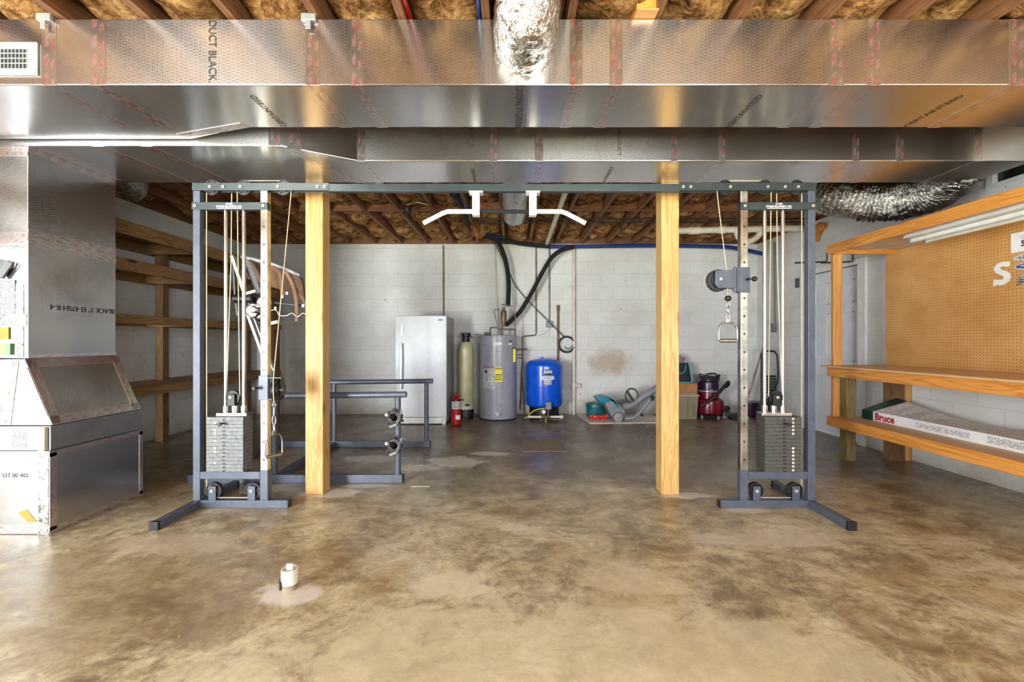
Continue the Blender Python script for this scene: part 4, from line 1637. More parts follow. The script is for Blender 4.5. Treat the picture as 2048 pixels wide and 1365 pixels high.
for i, p in enumerate(tp):
    dz = .17 + .05 * i / len(tp)
    rings.append([p + Vector((0, -.012, .0)), p + Vector((0, .012, .0)), p + Vector((.02, .05, -dz)), p + Vector((.02, .02, -dz))])
b.rings(rings)
b.build('canvas_sling', 'cloth_brown', cf, 30)
b = MB()
b.tube([p + Vector((0, -.03, .015)) for p in tp], .022, 12)
b.build('sling_pipe', 'silver', cf, 40)


def strap(pts, w, mat):
    m = MB()
    m.tube(smoothpath(pts, 6), w, 8, False, True, .18, (0, 1, 0))
    m.build('strap', mat, cf, 60)


strap([q(489, 520, CD), q(499, 535, CD), q(508, 560, CD), q(519, 588, CD)], .022, 'grey_dark')
strap([q(466, 530, CD + .03), q(467, 560, CD + .03), q(470, 600, CD + .03), q(474, 632, CD + .03)], .008, 'grey_dark')
strap([q(544, 534, CD - .03), q(557, 545, CD - .03), q(562, 570, CD - .03), q(565, 595, CD - .03)], .016, 'leather')
strap([q(570, 543, CD - .05), q(584, 568, CD - .05), q(592, 605, CD - .05), q(592.5, 643, CD - .05)], .015, 'leather')
strap([q(580, 552, CD - .02), q(594, 580, CD - .02), q(606, 600, CD - .02), q(609, 616, CD - .02)], .007, 'leather')
b = MB()
for (x, y) in ((565, 594), (574, 587), (551, 617), (606, 612)):
    b.obox(q(x, y, CD - .07), (.011, 0, 0), (0, .006, 0), (0, 0, .014), .003)
b.build('buckle', 'chrome', cf, 0)


# ------------------------------------------------------------------ things along the back wall
fz = thing('upright_freezer', (-1.27, 6.45, 0), 'white textured upright freezer against the back wall', 'freezer')
b = MB()
b.box(-1.625, -.915, 6.115, 6.84, .03, 1.52, .008)
b.build('cabinet', 'freezer_side', fz, 40)
b = MB()
b.box(-1.63, -.912, 6.04, 6.108, .105, 1.525, .012)
b.build('door', 'freezer', fz, 40)
b = MB()
b.prism([(-.012, 1.14), (.012, 1.14), (.02, .98), (.016, .72), (.010, .50), (-.010, .50), (-.02, .72), (-.02, .98)],
        lambda u, v, d: Vector((-1.535 + u, d, v)), 5.985, 6.015, .004)
b.box(-1.545, -1.525, 6.014, 6.0395, 1.08, 1.13, .002)
b.box(-1.545, -1.525, 6.014, 6.0395, .51, .56, .002)
b.build('handle', 'silver', fz, 0)
b = MB()
b.box(-1.556, -1.512, 6.036, 6.0398, 1.245, 1.405, .003)
lk = b.build('lock_plate', 'silver', fz, 0)
b = MB()
b.lathe([(.008, 0), (.008, .006)], (-1.534, 6.03, 1.34), 16, 'Y')
b.build('key_lock', 'chrome', lk, 40)
b = MB()
b.box(-1.03, -.965, 6.037, 6.0398, 1.455, 1.472, .001)
b.build('badge', 'grey_dark', fz, 0)
b = MB()
b.box(-1.62, -.98, 6.07, 6.11, .012, .095, .004)
for i in range(7):
    b.box(-1.53, -1.05, 6.064, 6.0695, .030 + i * .008, .034 + i * .008)
b.build('kick_grille', 'white', fz, 0)
b = MB()
b.box(-.975, -.925, 6.06, 6.11, .0, .10, .004)
b.box(-1.03, -.915, 6.045, 6.10, .094, .104, .002)
b.build('hinge_foot', 'white', fz, 0)
b = MB()
for x in (-1.58, -.97):
    b.cyl((x, 6.75, 0), (x, 6.75, .03), .02, seg=12)
b.build('levelling_foot', 'black', fz, 0)

sf = thing('water_softener_tank', (-.705, 6.62, 0), 'tall tan resin tank with a black valve head beside the freezer', 'water softener')
b = MB()
b.lathe([(.118, .085), (.12, .2), (.118, 1.03), (.11, 1.09), (.085, 1.14), (.05, 1.165)], (-.705, 6.63, 0), 36)
b.build('tank', 'resin', sf, 60)
b = MB()
b.lathe([(.118, 0), (.122, .015), (.122, .13), (.119, .135)], (-.705, 6.63, 0), 36)
b.build('tank_boot', 'black', sf, 40)
b = MB()
b.lathe([(.122, .136), (.1225, .14), (.1225, .185), (.1205, .19)], (-.705, 6.63, 0), 36)
b.build('boot_band', 'pvc', sf, 40)
b = MB()
b.lathe([(.055, 1.165), (.06, 1.175), (.06, 1.195), (.05, 1.2), (.05, 1.235), (.066, 1.24), (.07, 1.255), (.07, 1.285), (.06, 1.295)], (-.70, 6.63, 0), 20)
b.box(-.64, -.60, 6.60, 6.66, 1.21, 1.24, .004)
b.box(-.77, -.745, 6.585, 6.61, 1.25, 1.30, .003)
b.build('valve_head', 'black', sf, 35)
b = MB()
b.box(-.70, -.64, 6.5045, 6.512, .19, .225)
b.build('boot_clip', 'black', sf, 0)

fe = thing('fire_extinguisher', (-.775, 6.0, 0), 'red fire extinguisher standing on the floor at the freezer corner', 'fire extinguisher')
EX, EY = -.775, 6.02
b = MB()
b.lathe([(.052, 0), (.064, .008), (.066, .02), (.066, .325), (.058, .36), (.034, .39), (.022, .40)], (EX, EY, 0), 30)
b.build('cylinder', 'red', fe, 50)
b = MB()
b.lathe([(.022, .401), (.024, .405), (.024, .43), (.018, .435)], (EX, EY, 0), 18)
b.bar((EX - .01, EY, .43), (EX + .07, EY - .02, .415), .022, .01)
b.bar((EX - .02, EY, .445), (EX + .05, EY - .02, .485), .022, .01)
b.build('valve_and_lever', 'red', fe, 40)
b = MB()
b.tube(smoothpath([(EX - .02, EY, .42), (EX - .06, EY - .01, .415), (EX - .082, EY - .01, .37), (EX - .085, EY - .01, .25)]), .011, 10)
b.cyl((EX - .085, EY - .01, .25), (EX - .083, EY - .01, .18), .014, .017, 12)
b.build('hose', 'black', fe, 60)
b = MB()
b.lathe([(.0668, .23), (.0672, .235), (.0672, .33), (.0668, .335)], (EX, EY, 0), 30, 'Z', False)
b.build('instruction_band', 'paper_print', fe, 60)
b = MB()
b.box(EX + .0, EX + .062, EY - .0685, EY - .064, .09, .15)
b.build('inspection_tag', 'paper', fe, 0)
b = MB()
b.lathe([(.069, .345), (.069, .36)], (EX, EY, 0), 30, 'Z', False)
b.box(EX + .06, EX + .11, EY - .01, EY + .01, .343, .362)
b.build('bracket_strap', 'black', fe, 40)

wh = thing('water_heater', (-.212, 6.62, 0), 'large grey cylindrical water heater with a yellow energy label', 'water heater')
HX, HY, HR = -.212, 6.62, .286
b = MB()
b.lathe([(HR - .012, .012), (HR, .02), (HR, 1.225), (HR + .004, 1.23), (HR + .004, 1.25), (HR - .01, 1.255)], (HX, HY, 0), 64)
b.build('tank', 'heater', wh, 40)
b = MB()
b.lathe([(HR - .03, 0), (HR - .02, .012)], (HX, HY, 0), 40)
b.build('base_ring', 'grey_dark', wh, 40)


def wrap(par, name, mat, a0, a1, z0, z1, off=.0015, th=.001, cx=HX, cy=HY, R=HR):
    m = MB()
    n = 10
    outer, rr = [], []
    for i in range(n + 1):
        a = a0 + (a1 - a0) * i / n
        s_, c_ = math.sin(a), -math.cos(a)
        rr.append([Vector((cx + s_ * (R + o), cy + c_ * (R + o), z)) for o, z in ((off, z0), (off + th, z0), (off + th, z1), (off, z1))])
    m.rings(rr)
    return m.build(name, mat, par, 40)


wrap(wh, 'access_panel', 'heater_line', -.12, .20, .715, 1.02, .0)
wrap(wh, 'access_panel_face', 'heater', -.113, .193, .72, 1.015, .0012)
wrap(wh, 'access_panel', 'heater_line', -.12, .20, .225, .465, .0)
wrap(wh, 'access_panel_face', 'heater', -.113, .193, .23, .46, .0012)
wrap(wh, 'energy_label', 'yellow', -.14, .235, .575, .79, .003)
wrap(wh, 'energy_label_print', 'yellow_print', -.12, .21, .60, .70, .0045)
text('ENERGYGUIDE', .03, (HX - .035, HY - HR - .001, .755), (1, .03, 0), (0, 0, 1), 'ink', wh, off=.0065, sx=.5, bold=.001)
wrap(wh, 'rating_label', 'paper_print', -.83, -.15, .465, .79, .0035)
wrap(wh, 'warning_stripe', 'redprint', -.83, -.15, .775, .79, .0048)
wrap(wh, 'warning_sketch', 'black', -.72, -.55, .70, .735, .0048)
wrap(wh, 'patent_print', 'plate_print', .28, .55, .255, .33, .001)
wrap(wh, 'oval_badge_base', 'silver', -.17, .18, 1.105, 1.155, .001)
b = MB()
for i in range(1):
    b.lathe([(.072, 0), (.072, .006), (.06, .010)], (HX + .0, HY - HR - .008, 1.13), 30, 'Y')
    for v in b.bm.verts:
        v.co.z = 1.13 + (v.co.z - 1.13) * .36
        v.co.y = 2 * (HY - HR - .002) - v.co.y - .006
bmesh.ops.reverse_faces(b.bm, faces=b.bm.faces)
b.build('oval_badge', 'white', wh, 40)
wrap(wh, 'control_sticker', 'paper', .62, .80, 1.11, 1.19, .002)
wrap(wh, 'control_sticker_print', 'black', .64, .78, 1.145, 1.185, .0032)
b = MB()
b.lathe([(.035, -.0), (.035, -.012), (.02, -.016), (.02, -.05), (.026, -.052), (.026, -.062)], (HX + .005, HY - HR, .105), 18, 'Y')
b.cyl((HX + .005, HY - HR - .035, .105), (HX + .005, HY - HR - .04, .14), .010, seg=10)
b.build('drain_valve', 'silver', wh, 40)
# plumbing over the heater
b = MB()
b.cyl((HX - .12, HY, 1.25), (HX - .12, HY, 1.36), .012)
b.cyl((HX + .06, HY, 1.25), (HX + .06, HY, 1.40), .014)
b.tube(smoothpath([(HX - .12, HY, 1.36), (HX - .10, HY, 1.375), (HX - .05, HY, 1.375), (HX + .0, HY, 1.37)]), .012, 10)
b.cyl((HX + .02, HY, 1.355), (HX + .26, HY, 1.345), .012)
b.cyl((HX + .26, HY, 1.345), (HX + .26, HY, 1.70), .008)
b.tube([(HX + .26, HY + .01, 1.70), (HX + .05, HY + .01, 1.73)], .007, 8)
b.tube([(HX - .06, HY, 1.65), (HX - .06, HY, 1.62), (HX + .0, HY, 1.35)], .006, 8)
b.tube([(HX - .06, HY, 1.65), (HX + .03, HY, 1.655)], .006, 8)
b.cyl((HX + .26, HY, 1.345), (HX + .26, HY, 1.26), .014)
b.build('copper_piping', 'copper', wh, 40)
b = MB()
b.lathe([(.022, 1.40), (.03, 1.405), (.03, 1.43), (.044, 1.44), (.046, 1.60), (.04, 1.63), (.02, 1.65), (.02, 1.69)], (HX + .085, HY, 0), 18)
b.cyl((HX + .10, HY, 1.46), (HX + .16, HY, 1.42), .016)
b.build('expansion_fitting', 'brass', wh, 40)
b = MB()
b.box(HX - .20, HX - .10, HY - .22, HY - .16, 1.2555, 1.30, .006)
b.bar((HX - .34, HY - .2, 1.262), (HX - .16, HY - .2, 1.264), .02, .01)
b.build('relief_lever', 'black', wh, 0)
b = MB()
b.cyl((HX + .22, HY - .2, 1.045), (HX + .44, HY + .1, 1.045), .011)
b.lathe([(.02, -.03), (.024, 0), (.02, .03)], (HX + .238, HY - .18, 1.05), 14, 'X')
b.build('relief_valve', 'brass', wh, 40)
b = MB()
b.box(HX + .228, HX + .262, HY - .22, HY - .208, .86, 1.05, .004)
b.build('valve_handle', 'yellow', wh, 0)

pt_ = thing('pressure_tank', (.49, 6.6, 0), 'blue domed water pressure tank on a black stand', 'pressure tank')
TX, TY, TR = .49, 6.6, .28
b = MB()
b.lathe([(.12, .165), (.2, .175), (.262, .195), (TR, .235), (TR, .50), (TR + .003, .503), (TR + .003, .515), (TR, .518), (TR, .79), (.268, .83), (.225, .868), (.15, .892), (.06, .905), (.01, .907)],
        (TX, TY, 0), 56)
b.build('tank', 'blue', pt_, 50)
b = MB()
b.lathe([(.235, 0), (.235, .012), (.225, .02), (.225, .185)], (TX, TY, 0), 40)
b.build('stand', 'black', pt_, 40)
b = MB()
b.lathe([(.018, .9), (.018, .922), (.012, .93)], (TX - .03, TY, 0), 14)
b.build('air_valve_cap', 'blue', pt_, 40)
kw = dict(cx=TX, cy=TY, R=TR)
wrap(pt_, 'maker_label', 'paper_print', -.10, .35, .665, .745, .001, **kw)
wrap(pt_, 'maker_band', 'navy', -.08, .34, .672, .692, .0025, **kw)
wrap(pt_, 'caution_label', 'paper', -.20, .46, .605, .655, .001, **kw)
wrap(pt_, 'caution_print', 'paper_print', -.16, .3, .615, .64, .0025, **kw)
wrap(pt_, 'data_label', 'paper_print', -.10, .32, .53, .60, .001, **kw)
wrap(pt_, 'small_sticker', 'paper', -.25, -.17, .755, .785, .001, **kw)
wrap(pt_, 'name_sticker', 'paper', -.05, .18, .765, .785, .001, **kw)

mf = thing('water_manifold', (.47, 6.26, .02), 'white pipe manifold with a gauge in front of the blue tank', 'plumbing')
b = MB()
b.cyl((.235, 6.25, .075), (.42, 6.25, .075), .018)
b.cyl((.56, 6.25, .075), (.70, 6.25, .075), .018)
b.cyl((.695, 6.25, .075), (.735, 6.25, .075), .026)
b.build('white_pipe', 'pvc', mf, 40)
b = MB()
b.cyl((.42, 6.25, .075), (.56, 6.25, .075), .014)
for x in (.43, .46, .49, .52, .55):
    b.cyl((x - .009, 6.25, .075), (x + .009, 6.25, .075), .023, seg=8)
b.cyl((.49, 6.25, .075), (.49, 6.25, .0), .022)
b.cyl((.46, 6.25, .075), (.46, 6.25, .125), .010)
b.cyl((.52, 6.25, .075), (.52, 6.25, .18), .010)
b.cyl((.52, 6.25, .04), (.72, 6.25, .03), .008)
b.cyl((.52, 6.25, .08), (.52, 6.40, .08), .014)
b.build('brass_fittings', 'brass', mf, 40)
b = MB()
b.lathe([(.032, .012), (.034, 0), (.034, -.02), (.028, -.022)], (.455, 6.24, .152), 24, 'Y')
g_ = b.build('pressure_gauge', 'brass', mf, 40)
b = MB()
b.lathe([(.027, 0), (.027, -.002)], (.455, 6.2185, .152), 24, 'Y')
b.build('gauge_face', 'white', g_, 40)
b = MB()
b.box(.485, .565, 6.235, 6.29, .18, .29, .005)
b.build('pressure_switch', 'conduit', mf, 0)
b = MB()
b.tube(smoothpath([(.49, 6.26, .20), (.36, 6.25, .18), (.27, 6.25, .13), (.23, 6.25, .08), (.18, 6.25, .06)]), .006, 8)
b.build('yellow_cable', 'yellow', mf, 60)

# wall plumbing
def pipe(name, pts, r, mat, label, cat='pipe', seg=12, k=0, extra=None):
    m = MB()
    m.tube(smoothpath(pts, k) if k else pts, r, seg)
    if extra:
        extra(m)
    return tag(m.build(name, mat, None, 50), label, cat)


W = YB - .016
pipe('wall_pipe', [(-1.096, W, 2.70), (-1.09, W, 1.4)], .012, 'pipe_rust', 'thin rust streaked pipe running down the back wall behind the freezer')
pipe('drip_tube', [(-.275, W - .02, 2.68), (-.25, W - .02, 2.0), (-.21, W - .02, 1.26), (-.2, W - .02, 1.2)], .009, 'pvc', 'thin white tube dropping down behind the water heater')
pipe('copper_pipe', [(.384, W, 2.70), (.384, W, 1.30), (.375, W, 1.265), (.34, W, 1.26), (.19, W, 1.245), (.172, W, 1.23), (.172, W, .82), (.155, W, .70), (.135, W - .05, .08)],
     .011, 'copper', 'copper pipe down the wall between the heater and the blue tank',
     extra=lambda m: (m.cyl((.16, W - .0, .60), (.195, W, .04), .008), m.cyl((.172, W, .95), (.03, W, .95), .009), m.cyl((.172, W, .9), (.03, W, .9), .009)))
cb = thing('electrical_conduit', (.592, W, 1.40), 'grey electrical conduit ending in a junction box above the blue tank', 'conduit')
b = MB()
b.cyl((.597, W, 2.66), (.597, W, 1.49), .013)
b.box(.575, .619, W - .016, W + .012, 2.16, 2.175)
b.build('conduit_tube', 'conduit', cb, 40)
b = MB()
b.box(.545, .64, W - .045, W + .012, 1.385, 1.49, .004)
b.build('junction_box', 'conduit', cb, 0)
b = MB()
b.tube(smoothpath([(.60, W, 1.384), (.57, W, 1.33), (.49, W, 1.275), (.40, W, 1.26)]), .006, 8)
b.build('flexible_lead', 'pvc', cb, 60)
pipe('drain_pipe', [(.985, W - .02, 2.66), (.985, W - .02, .0)], .026, 'pvc', 'white vertical drain pipe on the back wall right of the blue tank',
     extra=lambda m: (m.cyl((.985, W - .02, .50), (.985, W - .02, .40), .034), m.cyl((.985, W - .02, .455), (1.06, W - .02, .46), .026), m.cyl((1.05, W - .02, .46), (1.085, W - .02, .46), .034),
                      m.cyl((.985, W - .02, 1.16), (.985, W - .02, 1.08), .031)))
pipe('stub_pipe', [(.735, W - .01, 1.73), (.735, W - .01, .9), (.73, W - .06, .86)], .017, 'pipe_rust', 'dark capped stub pipe behind the blue tank',
     extra=lambda m: m.cyl((.735, W - .01, 1.745), (.735, W - .01, 1.66), .024))
b = MB()
for i in range(5):
    R = .115 + .004 * i
    b.tube([(.868 + (R - (.014 if i == 3 else 0)) * math.cos(t), W - .025 - .008 * (i % 3), 1.115 + .006 * (i % 2) + R * math.sin(t)) for t in [2 * PI * j / 36 for j in range(36)]], .007, 8, True)
b.tube(smoothpath([(.98, W - .03, 1.14), (.95, W - .045, 1.09), (.885, W - .05, 1.04), (.83, W - .05, 1.08)]), .006, 8)
tag(b.build('cable_coil', 'black', None, 60), 'coil of black cable hung on the wall above the blue tank', 'cable coil')
pipe('black_cable', [P(985, 478, 6.7), P(1012, 530, 6.8), P(1035, 577, 6.88), P(1070, 616, 6.915), P(1100, 646, 6.86), P(1128, 674, 6.90)], .007, 'black', 'thin black cable running diagonally down to the cable coil', 'cable', 8, 8)

hose_d = 6.72
pipe('insulated_hose', [P(978, 473, 6.6), P(993, 480, 6.66), P(1005, 503, hose_d), P(1014, 535, hose_d), P(1017.5, 570, hose_d), P(1016, 612, 6.66)], .036, 'black_foam',
     'thick black insulated hose dropping straight onto the water heater', 'hose', 16, 8)
pipe('insulated_hose', [P(1148, 494, 6.78), P(1125, 500, hose_d), P(1104, 515, hose_d), P(1085, 545, hose_d), P(1064, 585, hose_d), P(1043, 620, hose_d), P(1028, 636, 6.7), P(1013, 650, 6.6)], .034, 'black_foam',
     'thick black insulated hose curving right from the water heater to the ceiling', 'hose', 16, 8)
pipe('insulated_pipe', [P(905, 388, 4.55), P(922, 410, 4.95), P(933, 440, 5.6), P(948, 463, 6.1), P(985, 474, 6.44), P(1040, 487, 6.7), P(1100, 493.5, 6.8)], .034, 'black_foam',
     'black foam covered pipe along the ceiling edge left of the blue pipe', 'pipe', 16, 8)
pipe('blue_pipe', [P(1094, 493.5, 6.8), P(1150, 493.5, 6.81), P(1300, 492, 6.81), P(1440, 494, 6.80), P(1486, 500, 6.78), P(1525, 508, 6.74)], .03, 'pex_blue',
     'dark blue pipe strapped along the top of the back wall', 'pipe', 14, 6)
pipe('blue_tubing', [P(918, 392, 4.7), P(930, 415, 5.05), P(938, 440, 5.62), P(965, 467, 6.25), P(1010, 476, 6.5)], .012, 'pex_blue', 'slim blue tubing beside the black foam covered pipe', 'pipe', 10, 8)
pipe('iron_pipe', [(-.65, 5.47, 2.712), (3.85, 5.47, 2.712)], .011, 'pipe_iron', 'thin black iron pipe crossing below the joists, nearer one')
pipe('iron_pipe', [(-.45, 5.62, 2.712), (3.75, 5.62, 2.712)], .011, 'pipe_iron', 'thin black iron pipe crossing below the joists, farther one')
pipe('ceiling_pipe', [(.545, 4.2, 2.695), (.545, 6.86, 2.695)], .03, 'pvc', 'white pipe running back under the joists right of the flex duct')
pipe('waste_pipe', [(1.95, 5.7, 2.615), (3.80, 5.7, 2.655)], .042, 'pvc', 'large white waste pipe crossing below the ceiling at right',
     extra=lambda m: (m.cyl((2.33, 5.7, 2.622), (2.46, 5.7, 2.625), .05), m.cyl((2.72, 5.7, 2.63), (2.80, 5.7, 2.632), .05),
                      m.tube(smoothpath([(2.95, 5.70, 2.62), (3.0, 5.72, 2.53), (3.12, 5.75, 2.49), (3.24, 5.75, 2.54), (3.3, 5.72, 2.64)]), .038, 14)))
pipe('iron_pipe', [(1.45, 5.75, 2.64), (1.45, 5.75, 2.73)], .010, 'pipe_iron', 'short black vertical pipe drop beside the ceiling pipes')
pipe('blue_tubing', [(-.157, .5, 2.762), (-.157, 3.0, 2.762)], .011, 'pex_blue', 'bright blue tubing along the joist left of the flex duct elbow')
pipe('red_tubing', [(-.503, .5, 2.762), (-.503, 3.0, 2.762)], .011, 'pex_red', 'red tubing along the second joist left of the flex duct elbow')
b = MB()
b.box(.585, .69, 2.03, 2.16, 2.7235, 2.79, .003)
o = b.build('wood_offcut', 'bench_x', None, 0)
tag(o, 'small pale wood offcut lying on top of the nearer duct', 'wood block')

# kraft scrap and the lamp holder
b = MB()
pts = [(942, 455, 5.75), (975, 440, 5.9), (985, 455, 6.0), (962, 478, 5.85), (940, 470, 5.75)]
lo = [P(x, y, d) for x, y, d in pts]
vs = [b.bm.verts.new(p) for p in lo]
us = [b.bm.verts.new(p + Vector((.0, .03, .14))) for p in lo]
b.bm.faces.new(vs)
b.bm.faces.new(list(reversed(us)))
for i in range(5):
    b.bm.faces.new((vs[i], us[i], us[(i + 1) % 5], vs[(i + 1) % 5]))
bmesh.ops.recalc_face_normals(b.bm, faces=b.bm.faces)
tag(b.build('insulation_flap', 'batt', None, 30), 'torn brown insulation flap hanging beside the black foam covered pipe', 'insulation')
lh = thing('lamp_holder', (-1.205, 5.0, 2.73), 'small black round lamp holder hanging under the joists on a pale cable', 'lamp holder')
b = MB()
b.lathe([(.02, .03), (.045, .015), (.048, -.01), (.04, -.04), (.02, -.052)], (-1.205, 5.0, 2.70), 20)
b.build('holder_body', 'black', lh, 50)
b = MB()
b.tube(smoothpath([(-1.205, 5.0, 2.725), (-1.20, 5.0, 2.745), (-1.1, 5.0, 2.77), (-.97, 5.05, 2.755)]), .006, 8)
b.build('lead', 'pvc', lh, 50)

# ------------------------------------------------------------------ cleaners, boxes and bags on the right
b = MB()
poly = [(1.02, 6.86), (1.06, 6.45), (1.09, 6.13), (1.5, 6.14), (2.2, 6.17), (2.2, 6.86)]
b.prism(poly, lambda u, v, d: Vector((u, v, d)), .0, .012, .003)
tag(b.build('floor_mat', 'mat', None, 0), 'cream woven mat lying under the carpet cleaner', 'mat')

bk = thing('teal_bucket', (1.28, 6.62, .012), 'round dark teal tub on the mat near the drain pipe', 'tub')
b = MB()
b.lathe([(.125, .0125), (.132, .02), (.14, .16), (.146, .165), (.146, .20), (.14, .215)], (1.28, 6.66, 0), 36)
b.build('tub_body', 'teal', bk, 40)
b = MB()
b.lathe([(.10, .2155), (.10, .225), (.06, .226)], (1.28, 6.66, 0), 30)
b.build('tub_lid', 'grey_dark', bk, 40)

rt = thing('red_caddy', (1.27, 6.38, .012), 'red tray of round caps in front of the teal tub', 'tray')
b = MB()
b.box(1.135, 1.405, 6.36, 6.46, .0125, .03, .008)
b.build('tray_base', 'orange_red', rt, 0)
for i in range(5):
    b = MB()
    x = 1.165 + .052 * i
    b.lathe([(.026, .02), (.027, 0), (.024, -.012), (.012, -.013), (.011, -.005)], (x, 6.365, .056), 20, 'Y')
    c_ = b.build('round_cap', 'orange_red', rt, 40)
    b = MB()
    b.lathe([(.008, -.0055), (.008, -.007)], (x, 6.365, .056), 12, 'Y')
    b.build('cap_centre', 'white' if i == 1 else 'red', c_, 40)

cc = thing('carpet_cleaner', (1.8, 6.35, .012), 'grey and teal upright carpet cleaner laid on its back on the mat', 'carpet cleaner')
zx = lambda x, y: ((1130 + x / 5.535 - 1024) / 137.0, H - (680 + y / 5.535 - 682.5) / 137.0)
pl_ = lambda u, v, d: Vector((u, d, v))
b = MB()
b.prism([zx(*q_) for q_ in ((425, 690), (515, 655), (600, 720), (655, 775), (640, 850), (560, 880), (505, 850), (450, 745))], pl_, 6.24, 6.52, .018)
b.build('cleaner_body', 'grey', cc, 40)
b = MB()
b.prism([zx(*q_) for q_ in ((335, 642), (380, 622), (450, 618), (505, 640), (565, 700), (590, 745), (555, 735), (512, 668), (428, 690), (395, 705), (365, 680))], pl_, 6.225, 6.535, .014)
b.build('nozzle_cover', 'teal_bright', cc, 40)
for y in (6.205, 6.525):
    b = MB()
    u, v = zx(568, 845)
    b.lathe([(.068, .012), (.072, .02), (.072, -.0), (.066, -.008), (.01, -.01)], (u, y, v + .0), 32, 'Y')
    wl = b.build('wheel', 'silver', cc, 40)
    b = MB()
    b.lathe([(.0745, .019), (.0745, .001)], (u, y, v), 32, 'Y')
    b.build('tyre', 'grey_dark', wl, 40)
b = MB()
b.prism([zx(*q_) for q_ in ((565, 700), (600, 680), (650, 770), (620, 800))], pl_, 6.30, 6.46, .01)
b.build('motor_vent', 'grey_dark', cc, 0)
b = MB()
V = lambda x, y, d: Vector((zx(x, y)[0], d, zx(x, y)[1]))
b.tube(smoothpath([V(640, 765, 6.37), V(760, 715, 6.37), V(880, 630, 6.37), V(990, 565, 6.37), V(1060, 520, 6.37)]), [.055] * 8 * 4 + [.05], 16)
b.build('upper_housing', 'grey', cc, 60)
b = MB()
b.tube(smoothpath([V(640, 865, 6.30), V(760, 850, 6.28), V(880, 720, 6.28), V(940, 650, 6.28), V(1040, 570, 6.30)]), .028, 12)
b.tube(smoothpath([V(630, 880, 6.40), V(760, 870, 6.40), V(900, 740, 6.40), V(1040, 610, 6.38)]), .022, 12)
b.build('handle_tube', 'grey', cc, 60)
b = MB()
b.tube([V(740 + 62 * math.cos(t) + 30 * math.sin(t), 620 - 70 * math.sin(t) + 34 * math.cos(t), 6.34) for t in [2 * PI * i / 28 for i in range(28)]], .012, 10, True)
b.tube([V(685, 560, 6.33), V(705, 600, 6.33), V(760, 680, 6.34), V(785, 700, 6.35)], .018, 10)
b.build('grip_loop', 'grey_dark', cc, 60)
b = MB()
b.box(*[zx(945, 0)[0] - .02, zx(945, 0)[0] + .03], 6.245, 6.262, zx(0, 665)[1], zx(0, 610)[1], .003)
b.cyl(V(850, 832, 6.3), V(850, 832, 6.36), .02)
b.build('cord_hook', 'black', cc, 0)

to = thing('storage_tote', (2.54, 6.65, 0), 'khaki lidded storage tote behind the right wooden post', 'storage tote')
b = MB()
rings = []
for z, k in ((0, .92), (.02, .93), (.33, 1.0), (.345, 1.0)):
    cx_, cy_ = 2.535, 6.66
    rings.append([Vector((cx_ + sx_ * .25 * k, cy_ + sy_ * .18 * k, z)) for sx_, sy_ in ((-1, -1), (1, -1), (1, 1), (-1, 1))])
b.rings(rings)
for x in (2.36, 2.46, 2.62, 2.71):
    b.box(x - .004, x + .004, 6.468, 6.492, .03, .30)
b.build('tote_body', 'tote', to, 0)
b = MB()
b.box(2.275, 2.795, 6.468, 6.852, .346, .372, .008)
b.box(2.30, 2.77, 6.49, 6.83, .372, .388, .006)
b.box(2.268, 2.80, 6.462, 6.858, .338, .352, .004)
b.build('tote_lid', 'tote_lid', to, 40)
cbx = thing('cardboard_box', (2.54, 6.65, .388), 'low brown cardboard box on the khaki tote', 'box')
b = MB()
b.box(2.30, 2.775, 6.49, 6.82, .3885, .528, .003)
b.build('box_body', 'card', cbx, 0)
b = MB()
b.box(2.294, 2.78, 6.485, 6.826, .5285, .534)
b.build('box_lid', 'card', cbx, 0)
bg = thing('tote_bag', (2.56, 6.65, .535), 'black and aqua bag standing on the cardboard box', 'bag')
b = MB()
rings = []
for z, w_, d_ in ((.5345, .17, .11), (.56, .18, .12), (.68, .165, .10), (.80, .15, .07), (.835, .145, .06)):
    rings.append([Vector((2.545 + w_ * math.copysign(abs(math.cos(t)) ** .4, math.cos(t)), 6.65 + d_ * math.copysign(abs(math.sin(t)) ** .4, math.sin(t)), z)) for t in [2 * PI * i / 24 for i in range(24)]])
b.rings(rings)
b.build('bag_body', 'navy', bg, 50)
b = MB()
for x in (2.40, 2.715):
    b.tube(smoothpath([(x, 6.55, .55), (x + .01, 6.57, .68), (x - .002, 6.60, .83)]), .013, 8)
b.tube(smoothpath([(2.40, 6.545, .545), (2.55, 6.535, .543), (2.71, 6.545, .545)]), .010, 8)
b.build('aqua_trim', 'aqua', bg, 60)
b = MB()
b.tube(smoothpath([(2.45, 6.575, .80), (2.48, 6.545, .72), (2.545, 6.535, .68), (2.61, 6.545, .72), (2.64, 6.575, .81)]), .008, 8)
b.build('strap_handle', 'aqua', bg, 60)
b = MB()
b.sph((2.50, 6.65, .87), .12, 28, 1.15, .6, .75)
for v in b.bm.verts:
    v.co += Vector((0, 0, 0)) + (v.co - Vector((2.50, 6.65, .87))) * .22 * noise.fractal(v.co * 14, .8, 2, 3)
tag(b.build('rumpled_cloth', 'cloth', None, 80), 'rumpled lilac grey cloth stuffed in the top of the bag', 'cloth')

